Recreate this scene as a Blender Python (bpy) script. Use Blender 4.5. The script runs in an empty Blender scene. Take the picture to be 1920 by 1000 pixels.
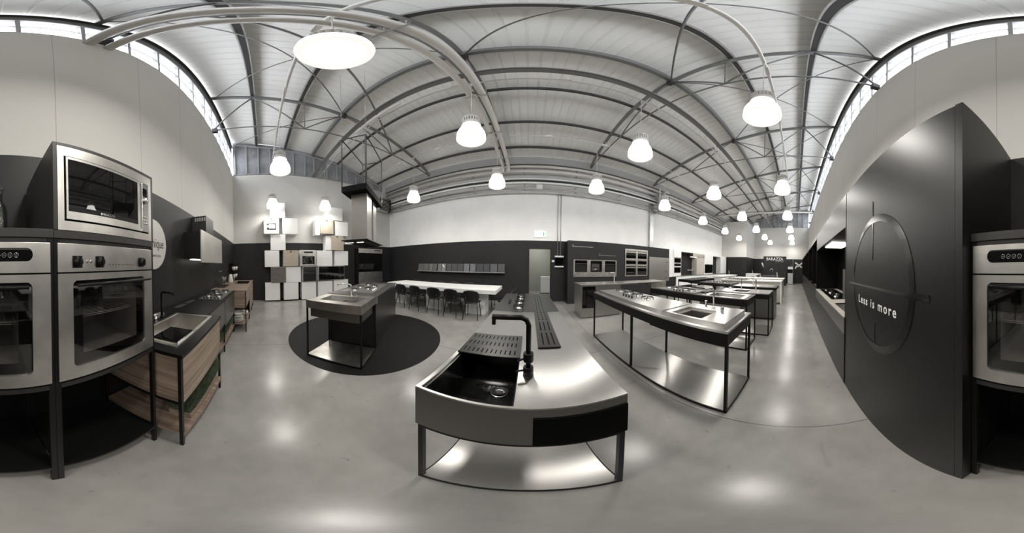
import bpy, math, random
from mathutils import Matrix, Vector
random.seed(4)
sc = bpy.context.scene
C = sc.collection
PI = math.pi

# ---------------------------------------------------------------- camera (equirectangular panorama)
PXR = 2002.7762 / (2 * PI)          # pixels per radian across
PYR = PXR * 1.1111                  # pixels per radian up
XV, Y0, TX, TY, CAM_H = 1493.165, 500.2481, -0.0098, 0.0153, 1.45
cam_d = bpy.data.cameras.new('camera')
cam = bpy.data.objects.new('camera', cam_d)
C.objects.link(cam)
cam_d.type = 'PANO'
cam_d.clip_start = 0.01
cam_d.clip_end = 200
try:
    cam_d.panorama_type = 'EQUIRECTANGULAR'
    pd = cam_d
except Exception:
    pd = cam_d.cycles
    pd.panorama_type = 'EQUIRECTANGULAR'
for o_ in (pd,):
    o_.longitude_min = -960 / PXR
    o_.longitude_max = 960 / PXR
    o_.latitude_max = Y0 / PYR
    o_.latitude_min = -(1000 - Y0) / PYR
ax = Matrix(((math.cos(TX), 0, math.sin(TX)), (0, 1, 0), (-math.sin(TX), 0, math.cos(TX))))
ay = Matrix(((1, 0, 0), (0, math.cos(TY), math.sin(TY)), (0, -math.sin(TY), math.cos(TY))))
yaw = (XV - 960) / PXR
rot = (ax @ ay).to_4x4() @ Matrix.Rotation(yaw - PI / 2, 4, 'Z') @ Matrix.Rotation(PI / 2, 4, 'X')
cam.matrix_world = Matrix.Translation((0, 0, CAM_H)) @ rot
sc.camera = cam

# ---------------------------------------------------------------- sky, exposure
w = bpy.data.worlds.new('overcast_sky')
sc.world = w
w.use_nodes = True
bgn = w.node_tree.nodes['Background']
bgn.inputs[0].default_value = (0.93, 0.95, 1.0, 1)
bgn.inputs[1].default_value = 4.6
sc.view_settings.view_transform = 'Standard'
sc.view_settings.look = 'None'
sc.view_settings.gamma = 1
sc.view_settings.use_curve_mapping = False
sc.view_settings.exposure = 0.80
sc.cycles.use_denoising = True
sc.cycles.max_bounces = 8
sc.cycles.diffuse_bounces = 4
sc.cycles.glossy_bounces = 4
sc.cycles.transparent_max_bounces = 12
sc.cycles.caustics_reflective = False
sc.cycles.caustics_refractive = False
sc.cycles.sample_clamp_indirect = 4
LAMP_SHADE = 4.8        # emission of the glowing shades
LAMP_W = 18.0           # light thrown down by each lamp, watts

# ---------------------------------------------------------------- materials
def mat(name, col, rough=.5, metal=0., spec=.5, emit=None, estr=0, bump=None, noise=None, coat=0, aniso=0):
    m = bpy.data.materials.new(name)
    m.use_nodes = True
    nt = m.node_tree
    b = nt.nodes['Principled BSDF']
    b.inputs['Base Color'].default_value = (*col, 1)
    b.inputs['Roughness'].default_value = rough
    b.inputs['Metallic'].default_value = metal
    b.inputs['Specular IOR Level'].default_value = spec
    b.inputs['Coat Weight'].default_value = coat
    b.inputs['Coat Roughness'].default_value = .08
    if emit:
        b.inputs['Emission Color'].default_value = (*emit, 1)
        b.inputs['Emission Strength'].default_value = estr
    if noise or bump:
        tc = nt.nodes.new('ShaderNodeTexCoord')
        mp = nt.nodes.new('ShaderNodeMapping')
        nt.links.new(tc.outputs['Object'], mp.inputs[0])
        nz = nt.nodes.new('ShaderNodeTexNoise')
        nt.links.new(mp.outputs[0], nz.inputs['Vector'])
        sx = (noise or bump)['scale']
        mp.inputs['Scale'].default_value = sx if isinstance(sx, tuple) else (sx, sx, sx)
        nz.inputs['Scale'].default_value = 1
        nz.inputs['Detail'].default_value = (noise or bump).get('detail', 4)
        if noise:
            a = noise['amt']
            rp = nt.nodes.new('ShaderNodeValToRGB')
            rp.color_ramp.elements[0].position = .3
            rp.color_ramp.elements[1].position = .7
            c2 = noise.get('col2')
            if c2:
                rp.color_ramp.elements[0].color = (*col, 1)
                rp.color_ramp.elements[1].color = (*c2, 1)
            else:
                rp.color_ramp.elements[0].color = (*[c * (1 - a) for c in col], 1)
                rp.color_ramp.elements[1].color = (*[min(1, c * (1 + a)) for c in col], 1)
            nt.links.new(nz.outputs['Fac'], rp.inputs[0])
            nt.links.new(rp.outputs[0], b.inputs['Base Color'])
        if bump:
            bp = nt.nodes.new('ShaderNodeBump')
            bp.inputs['Strength'].default_value = bump['str']
            bp.inputs['Distance'].default_value = bump.get('dist', .002)
            nt.links.new(nz.outputs['Fac'], bp.inputs['Height'])
            nt.links.new(bp.outputs[0], b.inputs['Normal'])
    return m

def brushed(name, col, rough, sc_, tan=None):
    m = mat(name, col, rough, 1.0, noise=dict(scale=sc_, amt=.014, detail=2), bump=dict(scale=sc_, str=.02, dist=.0002))
    nt = m.node_tree
    b = nt.nodes['Principled BSDF']
    if tan:
        b.inputs['Anisotropic'].default_value = 1
        tg = nt.nodes.new('ShaderNodeTangent'); tg.direction_type = 'RADIAL'; tg.axis = tan
        nt.links.new(tg.outputs[0], b.inputs['Tangent'])
    mr = nt.nodes.new('ShaderNodeMapRange')
    nz = [n for n in nt.nodes if n.type == 'TEX_NOISE'][0]
    nt.links.new(nz.outputs['Fac'], mr.inputs[0])
    mr.inputs['To Min'].default_value = rough - .012
    mr.inputs['To Max'].default_value = rough + .012
    nt.links.new(mr.outputs[0], b.inputs['Roughness'])
    return m

def wood(name, c1, c2, sc_):
    m = mat(name, c1, .5, noise=dict(scale=sc_, amt=0, col2=c2, detail=6), bump=dict(scale=sc_, str=.15, dist=.001))
    return m

def floor_mat():
    m = mat('polished_concrete', (.30, .292, .275), .3, spec=.36)
    nt = m.node_tree
    b = nt.nodes['Principled BSDF']
    N, L = nt.nodes.new, nt.links.new
    geo = N('ShaderNodeNewGeometry')
    def noise(scale, det, rg=.55, vec=None):
        n = N('ShaderNodeTexNoise'); n.inputs['Scale'].default_value = scale; n.inputs['Detail'].default_value = det; n.inputs['Roughness'].default_value = rg
        L(vec or geo.outputs['Position'], n.inputs['Vector']); return n.outputs['Fac']
    def rng(src, a, b, c, d):
        m_ = N('ShaderNodeMapRange'); L(src, m_.inputs[0])
        for k_, v_ in zip(('From Min', 'From Max', 'To Min', 'To Max'), (a, b, c, d)): m_.inputs[k_].default_value = v_
        return m_.outputs[0]
    def mul(a, b):
        m_ = N('ShaderNodeMath'); m_.operation = 'MULTIPLY'; L(a, m_.inputs[0]); L(b, m_.inputs[1]); return m_.outputs[0]
    mp_ = N('ShaderNodeMapping'); mp_.inputs['Scale'].default_value = (.5, 2.6, 1); mp_.inputs['Rotation'].default_value = (0, 0, .6); L(geo.outputs['Position'], mp_.inputs[0])
    fine = noise(7, 5, .6)
    val = mul(rng(noise(.9, 7, .62), .25, .75, .72, 1.22), rng(fine, .2, .8, .95, 1.05))
    val = mul(val, rng(noise(11, 2), .70, .78, 1.0, .74))
    val = mul(val, rng(noise(2.2, 3, .5, mp_.outputs[0]), .68, .80, 1.0, .80))
    tint = N('ShaderNodeMix'); tint.data_type = 'RGBA'; L(rng(noise(.6, 3), .3, .7, 0, 1), tint.inputs[0]); tint.inputs[6].default_value = (.272, .270, .255, 1); tint.inputs[7].default_value = (.286, .273, .254, 1)
    mx = N('ShaderNodeVectorMath'); mx.operation = 'SCALE'; L(tint.outputs[2], mx.inputs[0]); L(val, mx.inputs['Scale'])
    # saw-cut joints
    sx = N('ShaderNodeSeparateXYZ'); L(geo.outputs['Position'], sx.inputs[0])
    last = None
    for chan, val in (('X', 1.30), ('X', -3.2), ('X', 5.8), ('X', 10.3), ('X', 14.8), ('Y', 2.68)):
        s = N('ShaderNodeMath'); s.operation = 'SUBTRACT'; L(sx.outputs[chan], s.inputs[0]); s.inputs[1].default_value = val
        a = N('ShaderNodeMath'); a.operation = 'ABSOLUTE'; L(s.outputs[0], a.inputs[0])
        c = N('ShaderNodeMath'); c.operation = 'LESS_THAN'; L(a.outputs[0], c.inputs[0]); c.inputs[1].default_value = .0035
        if last is None: last = c
        else:
            mm = N('ShaderNodeMath'); mm.operation = 'MAXIMUM'; L(last.outputs[0], mm.inputs[0]); L(c.outputs[0], mm.inputs[1]); last = mm
    mj = N('ShaderNodeMix'); mj.data_type = 'RGBA'; L(last.outputs[0], mj.inputs[0]); L(mx.outputs[0], mj.inputs[6]); mj.inputs[7].default_value = (.06, .055, .05, 1)
    L(mj.outputs[2], b.inputs['Base Color'])
    L(rng(fine, .2, .8,   .20, .262), b.inputs['Roughness'])
    return m

def wall_mat(name, col):
    m = mat(name, col, .6, spec=.3)
    nt = m.node_tree
    b = nt.nodes['Principled BSDF']
    N, L = nt.nodes.new, nt.links.new
    geo = N('ShaderNodeNewGeometry')
    n1 = N('ShaderNodeTexNoise'); n1.inputs['Scale'].default_value = .7; n1.inputs['Detail'].default_value = 5
    L(geo.outputs['Position'], n1.inputs['Vector'])
    r1 = N('ShaderNodeValToRGB')
    r1.color_ramp.elements[0].position = .3; r1.color_ramp.elements[0].color = (*[c * .93 for c in col], 1)
    r1.color_ramp.elements[1].position = .7; r1.color_ramp.elements[1].color = (*col, 1)
    L(n1.outputs['Fac'], r1.inputs[0])
    # vertical panel joints every 1.02 m along x
    sx = N('ShaderNodeSeparateXYZ'); L(geo.outputs['Position'], sx.inputs[0])
    a = N('ShaderNodeMath'); a.operation = 'ADD'; L(sx.outputs['X'], a.inputs[0]); a.inputs[1].default_value = 100 * 1.02 + .5
    d = N('ShaderNodeMath'); d.operation = 'MODULO'; L(a.outputs[0], d.inputs[0]); d.inputs[1].default_value = 1.02
    c = N('ShaderNodeMath'); c.operation = 'LESS_THAN'; L(d.outputs[0], c.inputs[0]); c.inputs[1].default_value = .006
    mj = N('ShaderNodeMix'); mj.data_type = 'RGBA'; L(c.outputs[0], mj.inputs[0]); L(r1.outputs[0], mj.inputs[6]); mj.inputs[7].default_value = (*[q * .55 for q in col], 1)
    L(mj.outputs[2], b.inputs['Base Color'])
    return m

def glass_mat(name, tint, gloss=.12, rough=.02):
    m = bpy.data.materials.new(name)
    m.use_nodes = True
    nt = m.node_tree
    nt.nodes.clear()
    N, L = nt.nodes.new, nt.links.new
    out = N('ShaderNodeOutputMaterial')
    tr = N('ShaderNodeBsdfTransparent'); tr.inputs[0].default_value = (*tint, 1)
    gl = N('ShaderNodeBsdfGlossy'); gl.inputs['Roughness'].default_value = rough; gl.inputs[0].default_value = (.9, .9, .9, 1)
    fr = N('ShaderNodeLayerWeight'); fr.inputs[0].default_value = .5
    pw = N('ShaderNodeMath'); pw.operation = 'POWER'; L(fr.outputs['Facing'], pw.inputs[0]); pw.inputs[1].default_value = 4
    mr = N('ShaderNodeMapRange'); L(pw.outputs[0], mr.inputs[0]); mr.inputs['To Min'].default_value = gloss * .35; mr.inputs['To Max'].default_value = .7
    mx = N('ShaderNodeMixShader')
    L(mr.outputs[0], mx.inputs[0]); L(tr.outputs[0], mx.inputs[1]); L(gl.outputs[0], mx.inputs[2]); L(mx.outputs[0], out.inputs[0])
    return m

M = dict(
    floor=floor_mat(),
    wall=wall_mat('pale_plaster', (.63, .615, .58)),
    wallN=mat('pale_block_wall', (.90, .893, .865), .7, spec=.2, noise=dict(scale=1.2, amt=.04)),
    hoodplate=mat('pale_hood_front', (.72, .70, .66), .34, metal=.9, noise=dict(scale=3, amt=.08)),
    wallE=mat('pale_end_wall', (.60, .59, .565), .7, spec=.2, noise=dict(scale=1.2, amt=.04)),
    wire=mat('bright_wire', (.75, .74, .72), .3, metal=.3),
    gutter=mat('grey_gutter', (.30, .30, .29), .55),
    wains=mat('charcoal_paint', (.015, .0145, .014), .48, spec=.35, noise=dict(scale=2, amt=.12)),
    wainsN=mat('charcoal_paint_matt', (.020, .0195, .020), .6, spec=.3, noise=dict(scale=2, amt=.1)),
    roof=mat('white_roof_sheet', (.72, .715, .685), .55, spec=.3, noise=dict(scale=.5, amt=.05)),
    steelpaint=mat('grey_painted_steel', (.15, .15, .145), .5, metal=.0),
    purlin=mat('dark_purlin', (.045, .044, .043), .5, metal=.2),
    galv=mat('galvanised_steel', (.50, .50, .49), .38, metal=.75, noise=dict(scale=6, amt=.12)),
    pipe=mat('white_pipe', (.68, .66, .625), .4, spec=.4),
    frame_w=mat('grey_window_frame', (.36, .36, .365), .45),
    pane=glass_mat('clear_window_glass', (.98, .99, 1.0)),
    panereflect=mat('painted_reflection_glass', (.27, .275, .29), .2, spec=.7, noise=dict(scale=1.2, amt=.35)),  # opaque grey; roof reflections and the dim hall behind are put into the colour
    steel=mat('smudged_stainless', (.60, .58, .545), .33, metal=1, noise=dict(scale=(6, 6, 6), amt=.2, detail=7), bump=dict(scale=(5, 5, 5), str=.05, dist=.002)),
    steelY=brushed('brushed_stainless_long', (.56, .55, .53), .35, (400, 6, 400), 'Y'),
    steelV=brushed('brushed_stainless_upright', (.47, .455, .43), .35, (400, 400, 6)),
    steeldk=brushed('dark_stainless', (.23, .225, .22), .34, (6, 400, 400)),
    mirror=mat('polished_chrome', (.75, .75, .74), .08, metal=1),
    chrome=mat('satin_chrome', (.62, .62, .6), .2, metal=1),
    black=mat('black_powder_coat', (.005, .005, .005), .4, spec=.25),
    blackm=mat('matt_black', (.003, .003, .003), .7, spec=.12),
    blackg=mat('black_gloss', (.004, .004, .004), .02, spec=.75),
    blacksink=mat('black_composite_sink', (.006, .006, .006), .16, spec=.5),
    anthr=mat('anthracite_metal', (.040, .039, .038), .34, metal=.6, noise=dict(scale=(4, 120, 120), amt=.1)),
    lam=mat('black_laminate', (.011, .0105, .010), .45, spec=.4, noise=dict(scale=(90, 90, 4), amt=.15), bump=dict(scale=(90, 90, 90), str=.12, dist=.0006)),
    lamS=mat('satin_black_cabinet_front', (.0035, .0034, .0031), .40, spec=.5, noise=dict(scale=120, amt=.2), bump=dict(scale=160, str=.2, dist=.0004)),
    lamg=mat('graphite_laminate', (.035, .033, .031), .42, spec=.4, noise=dict(scale=(60, 60, 3), amt=.08)),
    white=mat('white_lacquer', (.82, .82, .80), .32, spec=.4),
    whitem=mat('white_matt', (.78, .78, .76), .55),
    cream=mat('cream_laminate', (.48, .45, .40), .45),
    wood=wood('smoked_oak', (.115, .080, .058), (.29, .22, .168), (24, 1.3, 34)),
    woodx=wood('smoked_oak_front', (.145, .104, .076), (.34, .265, .205), (1.3, 24, 30)),
    woodb=wood('beige_oak_front', (.40, .345, .27), (.49, .43, .345), (2, 2, 45)),
    woodg=wood('grey_oak_front', (.10, .09, .08), (.155, .14, .125), (2, 2, 45)),
    ovglass=glass_mat('tinted_oven_glass', (.70, .69, .68), .22, .03),
    ovin=mat('oven_enamel', (.34, .335, .33), .3),
    cglass=glass_mat('clear_glass', (.80, .81, .80), .25),
    mesh_glass=mat('smoked_mirror_glass', (.05, .05, .05), .05, metal=.5),
    grass=mat('artificial_grass', (.085, .115, .068), .7, noise=dict(scale=30, amt=.5)),
    mat_black=mat('black_floor_disc', (.0065, .0063, .006), .6, spec=.2, noise=dict(scale=3, amt=.1)),
    plastic=mat('black_chair_plastic', (.008, .008, .0085), .42, spec=.35),
    glow=mat('glowing_prismatic_glass', (.9, .9, .9), .2, emit=(1, .97, .92), estr=LAMP_SHADE),
    rimglass=mat('prismatic_rim', (.8, .8, .78), .2, emit=(1, .97, .93), estr=.5),
    led=mat('lit_diffuser', (.9, .9, .9), .4, emit=(1, .96, .86), estr=1.6),
    exitg=mat('exit_green', (.03, .30, .16), .4, emit=(.03, .35, .18), estr=.25),
    exitw=mat('exit_white', (.8, .85, .8), .4, emit=(.9, 1, .92), estr=.35),
    ink=mat('white_lettering', (.80, .80, .78), .5),
    inkdk=mat('dark_lettering', (.05, .048, .046), .5),
    silver=mat('silver_lettering', (.6, .6, .6), .2, metal=.9),
    ringgloss=mat('gloss_ring_paint', (.003, .003, .003), .13, spec=.8, bump=dict(scale=220, str=.35, dist=.0008)),
    sign=mat('pale_sign_face', (.55, .535, .505), .3, spec=.5),
    ceram=mat('white_ceramic', (.72, .70, .66), .2),
    corr=mat('corridor_wall', (.30, .31, .26), .6),
    grime=mat('heater_casing', (.48, .475, .46), .45, metal=.1),
)

# ---------------------------------------------------------------- mesh helpers
class MB:
    def __init__(s):
        s.v, s.f, s.mi, s.sm = [], [], [], []
    def add(s, vs, fs, mi=0, smooth=False):
        k = len(s.v)
        s.v += [tuple(p) for p in vs]
        for f in fs:
            s.f.append([i + k for i in f]); s.mi.append(mi); s.sm.append(smooth)
        return s
    def box(s, x0, y0, z0, x1, y1, z1, mi=0):
        x0, x1 = min(x0, x1), max(x0, x1); y0, y1 = min(y0, y1), max(y0, y1); z0, z1 = min(z0, z1), max(z0, z1)
        v = [(x0, y0, z0), (x1, y0, z0), (x1, y1, z0), (x0, y1, z0), (x0, y0, z1), (x1, y0, z1), (x1, y1, z1), (x0, y1, z1)]
        f = [(3, 2, 1, 0), (4, 5, 6, 7), (0, 1, 5, 4), (1, 2, 6, 5), (2, 3, 7, 6), (3, 0, 4, 7)]
        return s.add(v, f, mi)
    def bar(s, p, q, w, h=None, mi=0):
        p, q = Vector(p), Vector(q); h = h or w
        d = (q - p).normalized()
        up = Vector((0, 0, 1)) if abs(d.z) < .95 else Vector((0, 1, 0))
        a = d.cross(up).normalized() * w / 2; b = a.cross(d).normalized() * h / 2
        v = [p - a - b, p + a - b, p + a + b, p - a + b, q - a - b, q + a - b, q + a + b, q - a + b]
        return s.add(v, [(0, 1, 2, 3), (7, 6, 5, 4), (0, 4, 5, 1), (1, 5, 6, 2), (2, 6, 7, 3), (3, 7, 4, 0)], mi)
    def tube(s, pts, r, n=10, mi=0, closed=False, cap=True):
        pts = [Vector(p) for p in pts]; m = len(pts); vs = []; a = None
        for i, p in enumerate(pts):
            if closed: d = (pts[(i + 1) % m] - pts[i - 1])
            else: d = (pts[min(i + 1, m - 1)] - pts[max(i - 1, 0)])
            d.normalize()
            if a is None:
                up = Vector((0, 0, 1)) if abs(d.z) < .9 else Vector((1, 0, 0))
                a = d.cross(up).normalized()
            else:
                a = (a - d * a.dot(d)).normalized()
            b = d.cross(a)
            rr = r[i] if isinstance(r, (list, tuple)) else r
            vs += [p + (a * math.cos(t) + b * math.sin(t)) * rr for t in [2 * PI * k / n for k in range(n)]]
        fs = []
        for i in range(m if closed else m - 1):
            for k in range(n):
                j = (i + 1) % m
                fs.append((i * n + k, i * n + (k + 1) % n, j * n + (k + 1) % n, j * n + k))
        s.add(vs, fs, mi, True)
        if cap and not closed:
            k = len(s.v) - len(vs)
            s.f.append([k + i for i in range(n)][::-1]); s.mi.append(mi); s.sm.append(False)
            s.f.append([k + (m - 1) * n + i for i in range(n)]); s.mi.append(mi); s.sm.append(False)
        return s
    def lathe(s, cx, cy, prof, n=24, mi=0, axis='z', smooth=True, cz=0):
        vs = []
        for (r, h) in prof:
            for k in range(n):
                t = 2 * PI * k / n; a, b = r * math.cos(t), r * math.sin(t)
                if axis == 'z': vs.append((cx + a, cy + b, cz + h))
                elif axis == 'y': vs.append((cx + a, cy + h, cz + b))
                else: vs.append((cx + h, cy + a, cz + b))
        fs = []
        for i in range(len(prof) - 1):
            for k in range(n):
                fs.append((i * n + k, i * n + (k + 1) % n, (i + 1) * n + (k + 1) % n, (i + 1) * n + k))
        s.add(vs, fs, mi, smooth)
        k = len(s.v) - len(vs)
        if prof[0][0] > 1e-4: s.f.append([k + i for i in range(n)][::-1]); s.mi.append(mi); s.sm.append(False)
        if prof[-1][0] > 1e-4: s.f.append([k + (len(prof) - 1) * n + i for i in range(n)]); s.mi.append(mi); s.sm.append(False)
        return s
    def prism(s, poly, axis, a, b, mi=0):
        n = len(poly)
        def P(u, v, t): return {'x': (t, u, v), 'y': (u, t, v), 'z': (u, v, t)}[axis]
        vs = [P(u, v, a) for u, v in poly] + [P(u, v, b) for u, v in poly]
        fs = [list(range(n))[::-1], [n + i for i in range(n)]] + [(i, (i + 1) % n, n + (i + 1) % n, n + i) for i in range(n)]
        return s.add(vs, fs, mi)
    def holes(s, x0, y0, x1, y1, hs, z0, z1, mi=0, P=None):
        P = P or (lambda x, y, z: (x, y, z))
        xs = sorted({x0, x1, *[h[0] for h in hs], *[h[2] for h in hs]}); ys = sorted({y0, y1, *[h[1] for h in hs], *[h[3] for h in hs]})
        def full(i, j):
            if i < 0 or j < 0 or i >= len(xs) - 1 or j >= len(ys) - 1: return False
            cx, cy = (xs[i] + xs[i + 1]) / 2, (ys[j] + ys[j + 1]) / 2
            return not any(h[0] < cx < h[2] and h[1] < cy < h[3] for h in hs)
        for i in range(len(xs) - 1):
            for j in range(len(ys) - 1):
                if not full(i, j): continue
                a, b, c, d = xs[i], ys[j], xs[i + 1], ys[j + 1]
                s.add([P(a, b, z1), P(c, b, z1), P(c, d, z1), P(a, d, z1)], [(0, 1, 2, 3)], mi)
                s.add([P(a, b, z0), P(c, b, z0), P(c, d, z0), P(a, d, z0)], [(3, 2, 1, 0)], mi)
                if not full(i, j - 1): s.add([P(a, b, z0), P(c, b, z0), P(c, b, z1), P(a, b, z1)], [(0, 1, 2, 3)], mi)
                if not full(i, j + 1): s.add([P(a, d, z0), P(c, d, z0), P(c, d, z1), P(a, d, z1)], [(3, 2, 1, 0)], mi)
                if not full(i - 1, j): s.add([P(a, b, z0), P(a, d, z0), P(a, d, z1), P(a, b, z1)], [(3, 2, 1, 0)], mi)
                if not full(i + 1, j): s.add([P(c, b, z0), P(c, d, z0), P(c, d, z1), P(c, b, z1)], [(0, 1, 2, 3)], mi)
        return s
    def bowl(s, x0, y0, x1, y1, zt, zb, t=.004, mi=0):
        for a in ((x0, y0, zb, x0 + t, y1, zt), (x1 - t, y0, zb, x1, y1, zt), (x0, y0, zb, x1, y0 + t, zt), (x0, y1 - t, zb, x1, y1, zt), (x0, y0, zb - t, x1, y1, zb)):
            s.box(*a, mi=mi)
        return s
    def build(s, name, m, parent=None, bevel=0, weld=False):
        me = bpy.data.meshes.new(name)
        off = Vector((0, 0, 0))
        if parent is not None and parent.name not in LOCAL:
            p = parent
            while p is not None: off += p.location; p = p.parent
        me.from_pydata([tuple(Vector(v) - off) for v in s.v], [], s.f)
        for mm in (m if isinstance(m, (list, tuple)) else [m]): me.materials.append(M[mm] if isinstance(mm, str) else mm)
        me.polygons.foreach_set('material_index', s.mi)
        me.polygons.foreach_set('use_smooth', s.sm)
        me.update()
        o = bpy.data.objects.new(name, me)
        C.objects.link(o)
        if parent is not None:
            o.parent = parent
            if parent.name in LOCAL: LOCAL.add(o.name)
        if bevel:
            bv = o.modifiers.new('bevel', 'BEVEL'); bv.width = bevel; bv.segments = 2; bv.limit_method = 'ANGLE'; bv.angle_limit = .6
        return o

LOCAL = set()
def tag(o, label, cat, group=None, kind=None):
    o['label'] = label; o['category'] = cat
    if group: o['group'] = group
    if kind: o['kind'] = kind
    return o
def thing(name, label, cat, loc=(0, 0, 0), rz=0, group=None, local=False):
    o = bpy.data.objects.new(name, None); C.objects.link(o)
    o.empty_display_size = .1
    o.location = loc; o.rotation_euler = (0, 0, rz)
    if local: LOCAL.add(o.name)
    return tag(o, label, cat, group)
def struct(o):
    o['kind'] = 'structure'; return o
def copy_tree(o, loc=None, rz=None, label=None, parent=None):
    c = o.copy(); C.objects.link(c)
    if parent is not None: c.parent = parent
    if loc is not None: c.location = loc
    if rz is not None: c.rotation_euler = (0, 0, rz)
    if label: c['label'] = label
    for ch in list(o.children): copy_tree(ch, parent=c)
    return c
def text(s_, size, m, parent, loc, rot, name='lettering', ext=.002, align='CENTER', sx=1, bold=0, gap=1):
    cu = bpy.data.curves.new(name, 'FONT'); cu.body = s_; cu.size = size; cu.extrude = ext; cu.align_x = align; cu.align_y = 'CENTER'; cu.offset = bold; cu.space_character = gap
    cu.resolution_u = 4
    tmp = bpy.data.objects.new('tmp', cu); C.objects.link(tmp)
    dg = bpy.context.evaluated_depsgraph_get()
    me = bpy.data.meshes.new_from_object(tmp.evaluated_get(dg))
    bpy.data.objects.remove(tmp)
    me.materials.clear(); me.materials.append(M[m])
    o = bpy.data.objects.new(name, me); C.objects.link(o)
    off = Vector((0, 0, 0))
    if parent is not None:
        o.parent = parent
        if parent.name not in LOCAL:
            p = parent
            while p is not None: off += p.location; p = p.parent
    R = {'N': (PI / 2, 0, 0), 'S': (PI / 2, 0, PI), 'W': (PI / 2, 0, PI / 2), 'E': (PI / 2, 0, -PI / 2)}.get(rot, rot)
    o.rotation_euler = R; o.location = Vector(loc) - off; o.scale = (sx, 1, 1)
    return o
ORD = ['first', 'second', 'third', 'fourth', 'fifth', 'sixth', 'seventh', 'eighth', 'ninth', 'tenth', 'eleventh', 'twelfth', 'thirteenth', 'fourteenth', 'fifteenth', 'sixteenth']

# ================================================================ THE SETTING
XW, XE, YS, YN = -7.68, 18.2, -1.277, 7.16
ZW = 2.338           # top of the dark lower walls
m = MB().box(XW - .3, YS - .3, -.12, XE + .3, 10.2, 0)
struct(m.build('floor', 'floor'))
# wall with the clerestory (right-hand long wall, y = YS)
m = MB(); m.box(XW - .25, YS - .25, 0, XE + .25, YS, ZW, 1).box(XW - .25, YS - .25, ZW, XE + .25, YS, 5.43, 0)
struct(m.build('wall_right', ['wall', 'wains']))
# far-left end wall (x = XW)
m = MB(); m.box(XW - .25, YS, 0, XW, YN + .25, ZW, 1).box(XW - .25, YS, ZW, XW, YN + .25, 5.44, 0).box(XW - .25, 6.58, 5.44, XW, YN + .25, 6.0, 0)
struct(m.build('wall_left', ['wallE', 'wainsN']))
# long back wall with a doorway (y = YN)
dx0, dx1, dz = -.04, .94, 2.055
m = MB()
m.box(XW, YN, 0, dx0, YN + .25, ZW, 1).box(dx1, YN, 0, XE + .25, YN + .25, ZW, 1).box(dx0, YN, dz, dx1, YN + .25, ZW, 1)
m.box(XW, YN, ZW, XE + .25, YN + .25, 5.75, 0)
struct(m.build('wall_back', ['wallN', 'wainsN']))
# end wall at the far end of the hall and the boxed-in corner before it
m = MB(); m.box(XE, YS, 0, XE + .25, YN, ZW, 1).box(XE, YS, ZW, XE + .25, YN, 5.44, 0).box(XE, 4.55, 5.44, XE + .25, YN + .2, 6.4, 0)
struct(m.build('wall_front', ['wallE', 'wains']))
m = MB(); m.box(15.2, 4.6, 0, XE, YN, ZW, 1).box(15.2, 4.6, ZW, XE, YN, 5.45, 0)
struct(m.build('wall_corner', ['wallE', 'wains']))
# corridor seen through the doorway
m = MB(); m.box(-1.6, 10.0, 0, 2.6, 10.15, 2.9).box(-1.75, YN + .25, 0, -1.6, 10.15, 2.9).box(2.6, YN + .25, 0, 2.75, 10.15, 2.9)
struct(m.build('wall_corridor', 'corr'))
struct(MB().box(-1.75, YN + .25, 2.9, 2.75, 10.15, 3.0).build('ceiling_corridor', 'whitem'))
m = MB(); m.box(dx0 - .02, YN - .012, 0, dx0 + .035, YN + .26, dz + .02).box(dx1 - .035, YN - .012, 0, dx1 + .02, YN + .26, dz + .02).box(dx0 + .035, YN - .012, dz - .03, dx1 - .035, YN + .26, dz + .02)
struct(m.build('door_1', 'wains'))
t = thing('corridor_cabinet', 'low white cabinet in the corridor seen through the doorway', 'cabinet', (.75, 9.3, 0))
MB().box(.62, 9.1, .04, 1.15, 9.5, .82).build('body', 'whitem', t)
MB().box(.60, 9.08, 0, 1.17, 9.52, .04).build('plinth', 'lamg', t)

# roof
PROF = [(-1.40, 7.40), (-.9, 7.33), (-.17, 7.22), (.5, 7.12), (1.1, 7.02), (1.8, 6.90), (2.4, 6.78), (3.1, 6.66), (3.7, 6.54), (4.4, 6.38), (5.0, 6.24), (5.6, 6.09), (6.2, 5.94), (6.85, 5.76)]
def chord(y):          # top chord centre line
    T = [(-1.277, 7.16), (-.17, 6.96), (1.1, 6.77), (2.4, 6.54), (3.7, 6.31), (5.0, 6.03), (6.2, 5.76), (6.85, 5.60)]
    for (a, za), (b, zb) in zip(T, T[1:]):
        if y <= b: return za + (zb - za) * (y - a) / (b - a)
    return T[-1][1]
m = MB()
x = XW - .3
cols = []
while x < XE + .3:
    cols += [(x, 0), (x + .165, 0), (x + .178, .016), (x + .205, .016)]
    x += .22
vs = []; fs = []
for (cx, dzz) in cols:
    for (py, pz) in PROF: vs.append((cx, py, pz + dzz))
nP = len(PROF)
for i in range(len(cols) - 1):
    for j in range(nP - 1):
        fs.append((i * nP + j, i * nP + j + 1, (i + 1) * nP + j + 1, (i + 1) * nP + j))
k = len(vs)
vs += [(a, b, c + .1) for a, b, c in vs]
fs += [tuple(k + q for q in f[::-1]) for f in fs]
m.add(vs, fs)
struct(m.build('ceiling', 'roof'))
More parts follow.
